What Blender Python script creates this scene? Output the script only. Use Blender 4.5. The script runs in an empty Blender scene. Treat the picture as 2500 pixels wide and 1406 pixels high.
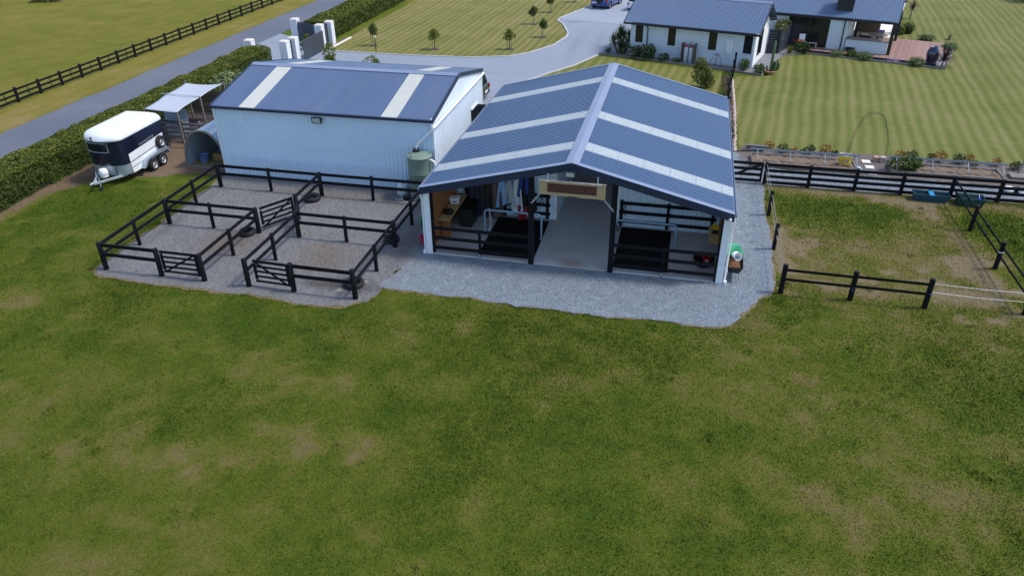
import bpy, math, random
import numpy as np
from mathutils import Matrix, Vector

scene = bpy.context.scene
R_ = math.radians
# ---------------------------------------------------------------- camera
# site axes: X runs along the fronts of the stable and the garage, Y away from the paddock, metres
YAW, PITCH, ROLL = 0.2291, 0.5437, -0.0097
cam_d = bpy.data.cameras.new('camera'); cam = bpy.data.objects.new('camera', cam_d)
scene.collection.objects.link(cam)
cam_d.sensor_width = 36.0; cam_d.sensor_fit = 'HORIZONTAL'; cam_d.lens = 36.0 * 1825.09 / 2500.0
cam_d.clip_start = 0.1; cam_d.clip_end = 3000.0
fw = Vector((0, math.cos(PITCH), -math.sin(PITCH))); rt = Vector((1, 0, 0)); up = rt.cross(fw)
r2 = rt * math.cos(ROLL) + up * math.sin(ROLL); u2 = up * math.cos(ROLL) - rt * math.sin(ROLL)
cm = Matrix((r2, u2, -fw)).transposed().to_4x4()
cam.matrix_world = Matrix.Translation((9.751, -26.145, 15.0)) @ Matrix.Rotation(YAW, 4, 'Z') @ cm
scene.camera = cam
# ---------------------------------------------------------------- sky and sun
SUN_AZ, SUN_EL = R_(12), R_(56)          # azimuth counted from +X towards +Y
world = bpy.data.worlds.new('World'); scene.world = world; world.use_nodes = True
wn = world.node_tree; wn.nodes.clear()
sky = wn.nodes.new('ShaderNodeTexSky'); sky.sky_type = 'NISHITA'; sky.sun_disc = False
sky.sun_elevation = SUN_EL; sky.sun_rotation = R_(90) - SUN_AZ
sky.air_density = 1.0; sky.dust_density = 1.4; sky.ozone_density = 1.0
bg = wn.nodes.new('ShaderNodeBackground'); bg.inputs['Strength'].default_value = 0.15
wo = wn.nodes.new('ShaderNodeOutputWorld')
wn.links.new(sky.outputs[0], bg.inputs[0]); wn.links.new(bg.outputs[0], wo.inputs[0])
sun_d = bpy.data.lights.new('sun', 'SUN'); sun = bpy.data.objects.new('sun', sun_d)
scene.collection.objects.link(sun)
sun_d.energy = 2.0; sun_d.angle = R_(9.0); sun_d.color = (1.0, 0.95, 0.88)
sv = Vector((math.cos(SUN_EL) * math.cos(SUN_AZ), math.cos(SUN_EL) * math.sin(SUN_AZ), math.sin(SUN_EL)))
sun.rotation_euler = (-sv).to_track_quat('-Z', 'Y').to_euler(); sun.location = (40, 10, 60)
vs = scene.view_settings
vs.view_transform = 'Standard'; vs.look = 'None'; vs.gamma = 1.0; vs.use_curve_mapping = False; vs.exposure = 0.62
scene.cycles.max_bounces = 8; scene.cycles.transparent_max_bounces = 8

# ---------------------------------------------------------------- helpers
COL = scene.collection
rng = random.Random(7); nrg = np.random.default_rng(11)

class MB:
    """collects geometry for one mesh object"""
    def __init__(s): s.v = []; s.f = []
    def add(s, vs_, fs):
        n = len(s.v); s.v += [tuple(p) for p in vs_]; s.f += [tuple(i + n for i in f) for f in fs]; return s
    def box(s, x0, x1, y0, y1, z0, z1):
        return s.add([(x0,y0,z0),(x1,y0,z0),(x1,y1,z0),(x0,y1,z0),(x0,y0,z1),(x1,y0,z1),(x1,y1,z1),(x0,y1,z1)],
                     [(0,3,2,1),(4,5,6,7),(0,1,5,4),(1,2,6,5),(2,3,7,6),(3,0,4,7)])
    def bar(s, p, q, w, h, upv=(0, 0, 1)):
        p, q = Vector(p), Vector(q); d = (q - p).normalized(); u = Vector(upv)
        if abs(d.dot(u)) > .99: u = Vector((0, 1, 0))
        sd = d.cross(u).normalized(); u = sd.cross(d)
        a, b = sd * w / 2, u * h / 2
        c = [p-a-b, p+a-b, p+a+b, p-a+b, q-a-b, q+a-b, q+a+b, q-a+b]
        return s.add(c, [(0,1,2,3),(4,7,6,5),(0,4,5,1),(1,5,6,2),(2,6,7,3),(3,7,4,0)])
    def cyl(s, p, q, r0, r1=None, n=12, cap=True):
        r1 = r0 if r1 is None else r1
        p, q = Vector(p), Vector(q); d = (q - p).normalized()
        a = d.cross(Vector((0, 0, 1)) if abs(d.z) < .9 else Vector((1, 0, 0))).normalized(); b = d.cross(a)
        vs_ = []
        for k in range(n):
            t = 2 * math.pi * k / n; e = a * math.cos(t) + b * math.sin(t)
            vs_ += [p + e * r0, q + e * r1]
        fs = [(2*k, 2*k+1, (2*k+3) % (2*n), (2*k+2) % (2*n)) for k in range(n)]
        if cap: fs += [tuple(range(0, 2*n, 2)), tuple(range(2*n-1, 0, -2))]
        return s.add(vs_, fs)
    def tube(s, pts, r, n=8):
        pts = [Vector(p) for p in pts]; m = len(pts); vs_ = []; pa = None
        for i, p in enumerate(pts):
            d = (pts[min(i+1, m-1)] - pts[max(i-1, 0)]).normalized()
            if pa is None: pa = d.cross(Vector((0,0,1)) if abs(d.z) < .9 else Vector((1,0,0)))
            a = (pa - d * pa.dot(d)).normalized(); pa = a; b = d.cross(a)
            rr = r[i] if isinstance(r, (list, tuple)) else r
            vs_ += [p + (a * math.cos(2*math.pi*k/n) + b * math.sin(2*math.pi*k/n)) * rr for k in range(n)]
        fs = [(i*n+k, i*n+(k+1) % n, (i+1)*n+(k+1) % n, (i+1)*n+k) for i in range(m-1) for k in range(n)]
        fs += [tuple(range(n-1, -1, -1)), tuple(range((m-1)*n, m*n))]
        return s.add(vs_, fs)
    def lathe(s, prof, n=24, c=(0, 0, 0), axis='z', cap=True):
        vs_ = []
        for r, z in prof:
            for k in range(n):
                t = 2*math.pi*k/n; x, y = r*math.cos(t), r*math.sin(t)
                p = (x, y, z) if axis == 'z' else ((z, x, y) if axis == 'x' else (x, z, y))
                vs_.append((p[0]+c[0], p[1]+c[1], p[2]+c[2]))
        m = len(prof)
        fs = [(i*n+k, i*n+(k+1) % n, (i+1)*n+(k+1) % n, (i+1)*n+k) for i in range(m-1) for k in range(n)]
        if cap: fs += [tuple(range(n-1, -1, -1)), tuple(range((m-1)*n, m*n))]
        return s.add(vs_, fs)
    def prism(s, poly, z0, z1):
        n = len(poly)
        vs_ = [(x, y, z0) for x, y in poly] + [(x, y, z1) for x, y in poly]
        return s.add(vs_, [tuple(range(n-1, -1, -1)), tuple(range(n, 2*n))] + [(k, (k+1) % n, n+(k+1) % n, n+k) for k in range(n)])
    def extr(s, poly, a, b):
        """polygon of 3D points at a, swept by the vector b"""
        n = len(poly); a = Vector(a); b = Vector(b)
        vs_ = [Vector(p) + a for p in poly] + [Vector(p) + a + b for p in poly]
        return s.add(vs_, [tuple(range(n-1, -1, -1)), tuple(range(n, 2*n))] + [(k, (k+1) % n, n+(k+1) % n, n+k) for k in range(n)])
    def grid(s, fn, nu, nv):
        vs_ = [fn(i/(nu-1), j/(nv-1)) for j in range(nv) for i in range(nu)]
        return s.add(vs_, [(j*nu+i, j*nu+i+1, (j+1)*nu+i+1, (j+1)*nu+i) for j in range(nv-1) for i in range(nu-1)])
    def corr(s, o, du, dv, nr, width, length, pitch, depth, kind='sine', nl=2):
        """profiled sheet: profile runs along du, ribs run along dv"""
        o, du, dv, nr = Vector(o), Vector(du).normalized(), Vector(dv).normalized(), Vector(nr).normalized()
        k = max(1, round(width / pitch)); pt = width / k
        pr = [(0, 0), (.34, 0), (.48, 1), (.86, 1)] if kind == 'rib' else [(0, 0), (.5, 0), (.62, 1), (.88, 1)] if kind == 'trap' else [(t/8, (.5 - .5*math.cos(2*math.pi*t/8))**.8) for t in range(8)] if kind == 'wave' else [(t/6, .5 - .5*math.cos(2*math.pi*t/6)) for t in range(6)]
        xs = [((i + a) * pt, b * depth) for i in range(k) for a, b in pr] + [(width, 0)]
        m = len(xs)
        vs_ = [o + du*x + nr*z + dv*(length*j/(nl-1)) for j in range(nl) for x, z in xs]
        return s.add(vs_, [(j*m+i, j*m+i+1, (j+1)*m+i+1, (j+1)*m+i) for j in range(nl-1) for i in range(m-1)])
    def build(s, name, m, parent=None, smooth=False, bev=0, loc=None, solid=0):
        me = bpy.data.meshes.new(name); me.from_pydata([tuple(p) for p in s.v], [], s.f); me.update()
        if m: me.materials.append(m)
        if smooth: me.shade_smooth()
        o = bpy.data.objects.new(name, me); COL.objects.link(o)
        if parent: o.parent = parent
        if loc: o.location = loc
        if solid:
            md = o.modifiers.new('solid', 'SOLIDIFY'); md.thickness = solid; md.offset = 0
        if bev:
            md = o.modifiers.new('bevel', 'BEVEL'); md.width = bev; md.segments = 2; md.limit_method = 'ANGLE'
        if smooth and bev == 0:
            try:
                me.set_sharp_from_angle(angle=R_(40))
            except Exception: pass
        return o

def tag(o, label=None, cat=None, group=None, kind=None):
    if label: o['label'] = label
    if cat: o['category'] = cat
    if group: o['group'] = group
    if kind: o['kind'] = kind
    return o
def thing(name, label, cat, loc=(0, 0, 0), rz=0, group=None):
    o = bpy.data.objects.new(name, None); COL.objects.link(o)
    o.location = loc; o.rotation_euler = (0, 0, rz); o.empty_display_size = .3
    return tag(o, label, cat, group)
def copy_tree(o, parent=None):
    c = o.copy(); COL.objects.link(c); c.parent = parent
    for ch in list(o.children): copy_tree(ch, c)
    return c
def place(o, loc, rz=0, label=None, sc=1):
    c = copy_tree(o); c.location = loc; c.rotation_euler = (0, 0, rz); c.scale = (sc, sc, sc)
    if label: c['label'] = label
    return c
def big_mesh(name, verts, faces, m, attrs=None):
    """numpy mesh; faces is an (n,k) array"""
    me = bpy.data.meshes.new(name); nv = len(verts); nf, k = faces.shape
    me.vertices.add(nv); me.vertices.foreach_set('co', np.ascontiguousarray(verts, np.float32).ravel())
    me.loops.add(nf*k); me.loops.foreach_set('vertex_index', np.ascontiguousarray(faces, np.int32).ravel())
    me.polygons.add(nf); me.polygons.foreach_set('loop_start', np.arange(0, nf*k, k, dtype=np.int32))
    me.update(calc_edges=True)
    for an, av in (attrs or {}).items():
        at = me.attributes.new(an, 'FLOAT', 'POINT'); at.data.foreach_set('value', np.ascontiguousarray(av, np.float32))
    me.materials.append(m); o = bpy.data.objects.new(name, me); COL.objects.link(o); return o

def vnoise(x, y, seed=0):
    xi, yi = np.floor(x).astype(np.int64), np.floor(y).astype(np.int64); fx, fy = x - xi, y - yi
    fx, fy = fx*fx*(3-2*fx), fy*fy*(3-2*fy)
    def h(a, b):
        n = (a * 374761393 + b * 668265263 + seed * 982451653) & 0x7fffffff
        n = ((n ^ (n >> 13)) * 1274126177) & 0x7fffffff
        return ((n ^ (n >> 16)) & 0xffff) / 65535.0
    return (h(xi,yi)*(1-fx)+h(xi+1,yi)*fx)*(1-fy) + (h(xi,yi+1)*(1-fx)+h(xi+1,yi+1)*fx)*fy
def fbm(x, y, sc, seed=0, oc=4):
    t = 0; a = .5; s_ = 0
    for k in range(oc):
        t = t + a * vnoise(x / sc * 2**k + 37.3*k, y / sc * 2**k - 11.7*k, seed + k); s_ += a; a *= .55
    return t / s_
def sm(a, b, x):
    t = np.clip((x - a) / (b - a), 0, 1); return t*t*(3-2*t)

# ---------------------------------------------------------------- materials
def N(nt, t, props=None, **ins):
    n = nt.nodes.new(t)
    for k, v in (props or {}).items(): setattr(n, k, v)
    for k, v in ins.items():
        key = k.replace('_', ' ')
        sock = n.inputs[int(key[1:])] if key[0] == 'i' and key[1:].isdigit() else n.inputs[key]
        if isinstance(v, bpy.types.NodeSocket): nt.links.new(v, sock)
        else: sock.default_value = v
    return n
def c4(c): return (c[0], c[1], c[2], 1.0)
def ramp(nt, fac, stops):
    n = nt.nodes.new('ShaderNodeValToRGB'); e = n.color_ramp.elements
    while len(e) < len(stops): e.new(.5)
    for el, (p, c) in zip(e, stops): el.position = p; el.color = c4(c)
    nt.links.new(fac, n.inputs[0]); return n.outputs[0]
def mth(nt, op, a, b=0.0, c=None):
    n = nt.nodes.new('ShaderNodeMath'); n.operation = op
    for i, v in enumerate((a, b) if c is None else (a, b, c)):
        if isinstance(v, bpy.types.NodeSocket): nt.links.new(v, n.inputs[i])
        else: n.inputs[i].default_value = v
    return n.outputs[0]
def mixc(nt, f, a, b, blend='MIX'):
    n = nt.nodes.new('ShaderNodeMix'); n.data_type = 'RGBA'; n.blend_type = blend
    for sock, v in ((n.inputs[0], f), (n.inputs[6], a), (n.inputs[7], b)):
        if isinstance(v, bpy.types.NodeSocket): nt.links.new(v, sock)
        elif isinstance(v, (int, float)): sock.default_value = v
        else: sock.default_value = c4(v)
    return n.outputs[2]
def new_mat(name):
    m = bpy.data.materials.new(name); m.use_nodes = True; nt = m.node_tree; nt.nodes.clear()
    out = nt.nodes.new('ShaderNodeOutputMaterial'); b = nt.nodes.new('ShaderNodeBsdfPrincipled')
    nt.links.new(b.outputs[0], out.inputs[0]); return m, nt, b, out
def noise(nt, vec, scale, detail=4, rough=.55, dist=0):
    n = N(nt, 'ShaderNodeTexNoise', None, Scale=scale, Detail=detail, Roughness=rough, Distortion=dist)
    if vec is not None: nt.links.new(vec, n.inputs['Vector'])
    return n.outputs[0]
def pm(name, c, rough=.6, metal=0, var=.15, scale=3, bump=0, bscale=80, dirt=None, ds=1.2, coat=0, pos=False, spec=.5, stretch=None):
    """painted / plain surface with uneven tone, roughness and optional dirt"""
    m, nt, b, out = new_mat(name)
    v = N(nt, 'ShaderNodeNewGeometry').outputs['Position'] if pos else N(nt, 'ShaderNodeTexCoord').outputs['Object']
    if stretch: v = N(nt, 'ShaderNodeMapping', None, Vector=v, Scale=stretch).outputs[0]
    n1 = noise(nt, v, scale, 5, .6)
    col = mixc(nt, n1, [x*(1-var) for x in c], [min(1, x*(1+var)) for x in c])
    if dirt:
        n2 = noise(nt, v, ds, 6, .65)
        f = ramp(nt, n2, [(.45, (0,0,0)), (.75, (1,1,1))])
        col = mixc(nt, mth(nt, 'MULTIPLY', f, .6), col, dirt)
    nt.links.new(col, b.inputs['Base Color'])
    nt.links.new(mth(nt, 'ADD', mth(nt, 'MULTIPLY', mth(nt, 'SUBTRACT', n1, .5), .3), rough), b.inputs['Roughness'])
    b.inputs['Metallic'].default_value = metal; b.inputs['Specular IOR Level'].default_value = spec
    if coat: b.inputs['Coat Weight'].default_value = coat
    if bump:
        bn = N(nt, 'ShaderNodeBump', None, Strength=bump, Distance=.02, Height=noise(nt, v, bscale, 3))
        nt.links.new(bn.outputs[0], b.inputs['Normal'])
    return m
def leaf_mat(name, cd, cl, tip=None, trans=.25, patch=1.2, fresh=None):
    m, nt, b, out = new_mat(name)
    g = N(nt, 'ShaderNodeNewGeometry')
    rnd = g.outputs['Random Per Island']
    n1 = noise(nt, g.outputs['Position'], patch, 3)
    f = mth(nt, 'ADD', mth(nt, 'MULTIPLY', rnd, .6), mth(nt, 'MULTIPLY', n1, .5))
    if fresh:   # young growth towards the clipped top
        zz = N(nt, 'ShaderNodeSeparateXYZ', None, Vector=g.outputs['Position']).outputs[2]
        f = mth(nt, 'ADD', f, mth(nt, 'MULTIPLY', N(nt, 'ShaderNodeMapRange', None, Value=zz, i1=fresh[0], i2=fresh[1]).outputs[0], .22))
    st = [(.15, cd), (.75, cl)] + ([(.98, tip)] if tip else [])
    col = ramp(nt, f, st)
    nt.links.new(col, b.inputs['Base Color']); b.inputs['Roughness'].default_value = .62; b.inputs['Specular IOR Level'].default_value = .25
    tr = N(nt, 'ShaderNodeBsdfTranslucent'); nt.links.new(col, tr.inputs[0])
    mx = N(nt, 'ShaderNodeMixShader', None, Fac=trans)
    nt.links.new(b.outputs[0], mx.inputs[1]); nt.links.new(tr.outputs[0], mx.inputs[2]); nt.links.new(mx.outputs[0], out.inputs[0])
    return m

def grass_mat(name, island=False):
    m, nt, b, out = new_mat(name)
    g = N(nt, 'ShaderNodeNewGeometry'); P = g.outputs['Position']
    wear = N(nt, 'ShaderNodeAttribute', {'attribute_name': 'wear'}).outputs['Fac']
    fld = N(nt, 'ShaderNodeAttribute', {'attribute_name': 'field'}).outputs['Fac']
    n2 = noise(nt, P, 1.6, 8, .72); n3 = noise(nt, P, 22, 3, .7); n4 = noise(nt, P, .33, 6, .65)
    t = mth(nt, 'ADD', wear, mth(nt, 'MULTIPLY', mth(nt, 'SUBTRACT', n2, .5), .8))
    t = mth(nt, 'ADD', t, mth(nt, 'MULTIPLY', mth(nt, 'SUBTRACT', n3, .5), .8))
    t = mth(nt, 'ADD', t, mth(nt, 'MULTIPLY', mth(nt, 'SUBTRACT', n4, .5), .35))
    t = mth(nt, 'ADD', t, mth(nt, 'MULTIPLY', mth(nt, 'MULTIPLY', wear, mth(nt, 'SUBTRACT', noise(nt, P, 7, 5, .75), .5)), 1.5))
    if island: t = mth(nt, 'ADD', t, mth(nt, 'MULTIPLY', mth(nt, 'SUBTRACT', g.outputs['Random Per Island'], .5), .75))
    col = ramp(nt, t, [(0, G0), (.3, G1), (.52, G2), (.75, G3), (1, G4)])
    fcol = ramp(nt, t, [(0, (.095,.112,.016)), (.3, (.150,.148,.022)), (.6, (.200,.172,.036)), (1, (.28,.215,.09))])
    col = mixc(nt, fld, col, fcol)
    nt.links.new(col, b.inputs['Base Color']); b.inputs['Roughness'].default_value = .85; b.inputs['Specular IOR Level'].default_value = .08
    if not island:
        hh = mth(nt, 'ADD', noise(nt, P, 45, 3, .7), mth(nt, 'MULTIPLY', n2, 1.5))
        nt.links.new(N(nt, 'ShaderNodeBump', None, Strength=.9, Distance=.05, Height=hh).outputs[0], b.inputs['Normal'])
    return m
G0 = (.050, .094, .009); G1 = (.100, .133, .015); G2 = (.145, .145, .030); G3 = (.170, .145, .056); G4 = (.21, .168, .102)

def lawn_mat(name, period=.72, ang=-7.0, ph=0.0, tone=(1, 1, 1)):
    m, nt, b, out = new_mat(name)
    P = N(nt, 'ShaderNodeNewGeometry').outputs['Position']
    mp = N(nt, 'ShaderNodeMapping', None, Vector=P, Rotation=(0, 0, R_(ang)))
    wob = N(nt, 'ShaderNodeTexNoise', None, Scale=.12, Detail=2.0, Vector=P).outputs[0]
    sx = N(nt, 'ShaderNodeSeparateXYZ', None, Vector=mp.outputs[0])
    xx = mth(nt, 'ADD', sx.outputs[0], mth(nt, 'MULTIPLY', wob, .7))
    sn = mth(nt, 'SINE', mth(nt, 'ADD', mth(nt, 'MULTIPLY', xx, 2*math.pi/period), ph))
    # individual passes differ a little in tone
    pid = N(nt, 'ShaderNodeTexWhiteNoise', {'noise_dimensions': '1D'}, W=mth(nt, 'FLOOR', mth(nt, 'DIVIDE', xx, period))).outputs[0]
    st = mth(nt, 'MULTIPLY_ADD', sn, .5, .5)
    n1 = noise(nt, P, .22, 4, .6); n2 = noise(nt, P, 1.7, 5, .7); n3 = noise(nt, P, 14, 3, .7)
    t = mth(nt, 'MULTIPLY', st, mth(nt, 'MULTIPLY_ADD', pid, .16, .22))
    t = mth(nt, 'ADD', t, mth(nt, 'MULTIPLY', n1, .62)); t = mth(nt, 'ADD', t, mth(nt, 'MULTIPLY', mth(nt, 'SUBTRACT', n2, .5), .55))
    t = mth(nt, 'ADD', t, mth(nt, 'MULTIPLY', mth(nt, 'SUBTRACT', n3, .5), .35)); t = mth(nt, 'ADD', t, mth(nt, 'MULTIPLY', pid, .08))
    col = ramp(nt, t, [(p_, [a_*b_ for a_, b_ in zip(c_, tone)]) for p_, c_ in ((.05, (.078,.096,.015)), (.35, (.135,.140,.028)), (.6, (.195,.178,.057)), (.9, (.255,.208,.097)))])
    nt.links.new(col, b.inputs['Base Color']); b.inputs['Roughness'].default_value = .85; b.inputs['Specular IOR Level'].default_value = .2
    hh = mth(nt, 'ADD', noise(nt, P, 30, 3, .7), mth(nt, 'MULTIPLY', n2, 1.0))
    nt.links.new(N(nt, 'ShaderNodeBump', None, Strength=.6, Distance=.04, Height=hh).outputs[0], b.inputs['Normal'])
    return m
def chip_mat(name, ca, cb, sc=30, big=.5, bump=.5, tint=None):
    """loose or bound stone chip: cells of different tone"""
    m, nt, b, out = new_mat(name)
    P = N(nt, 'ShaderNodeNewGeometry').outputs['Position']
    vo = N(nt, 'ShaderNodeTexVoronoi', None, Vector=P, Scale=sc)
    vr = N(nt, 'ShaderNodeSeparateColor', None, Color=vo.outputs['Color']).outputs[0]
    n1 = noise(nt, P, big, 5, .6); n2 = noise(nt, P, 6, 4, .6)
    t = mth(nt, 'ADD', mth(nt, 'MULTIPLY', vr, .55), mth(nt, 'MULTIPLY', n2, .45))
    col = mixc(nt, t, ca, cb)
    if tint: col = mixc(nt, ramp(nt, n1, [(.42, (0,0,0)), (.7, (.75,.75,.75))]), col, tint)
    nt.links.new(col, b.inputs['Base Color']); b.inputs['Roughness'].default_value = .85
    nt.links.new(N(nt, 'ShaderNodeBump', {'invert': True}, Strength=bump, Distance=.02, Height=vo.outputs['Distance']).outputs[0], b.inputs['Normal'])
    return m
def brick_mat(name, c, mortar, sc=1.0):
    m, nt, b, out = new_mat(name)
    P = N(nt, 'ShaderNodeTexCoord').outputs['Object']
    s = N(nt, 'ShaderNodeSeparateXYZ', None, Vector=P)
    cv = N(nt, 'ShaderNodeCombineXYZ', None, X=mth(nt, 'ADD', s.outputs[0], s.outputs[1]), Y=s.outputs[2])
    br = N(nt, 'ShaderNodeTexBrick', None, Vector=cv.outputs[0], Color1=c4(c), Color2=c4([x*.93 for x in c]), Mortar=c4(mortar),
           Scale=sc, Mortar_Size=.008, Brick_Width=.24, Row_Height=.086)
    n1 = noise(nt, P, 2.0, 5)
    col = mixc(nt, .22, br.outputs[0], mixc(nt, n1, [x*.8 for x in c], c))
    nt.links.new(col, b.inputs['Base Color']); b.inputs['Roughness'].default_value = .7
    nt.links.new(N(nt, 'ShaderNodeBump', {'invert': True}, Strength=.7, Distance=.012, Height=br.outputs['Fac']).outputs[0], b.inputs['Normal'])
    return m
def glass_mat(name, c=(.012, .016, .02)):
    m, nt, b, out = new_mat(name)
    n1 = noise(nt, N(nt, 'ShaderNodeTexCoord').outputs['Object'], 1.3, 2)
    nt.links.new(mixc(nt, n1, [x*.5 for x in c], [x*1.6 for x in c]), b.inputs['Base Color'])
    b.inputs['Roughness'].default_value = .06; b.inputs['Specular IOR Level'].default_value = .45; return m
def sheet_mat(name, c, trans=.5):
    """translucent fibreglass roof light"""
    m, nt, b, out = new_mat(name)
    P = N(nt, 'ShaderNodeTexCoord').outputs['Object']
    n1 = noise(nt, P, 1.5, 5, .65); n2 = noise(nt, P, 9, 4, .7)
    col = mixc(nt, n1, [x*.88 for x in c], c)
    col = mixc(nt, ramp(nt, n2, [(.6, (0,0,0)), (.8, (.5,.5,.5))]), col, (.5, .5, .42))
    nt.links.new(col, b.inputs['Base Color']); b.inputs['Roughness'].default_value = .35
    tr = N(nt, 'ShaderNodeBsdfTranslucent'); nt.links.new(col, tr.inputs[0])
    mx = N(nt, 'ShaderNodeMixShader', None, Fac=trans)
    nt.links.new(b.outputs[0], mx.inputs[1]); nt.links.new(tr.outputs[0], mx.inputs[2]); nt.links.new(mx.outputs[0], out.inputs[0])
    return m

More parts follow.
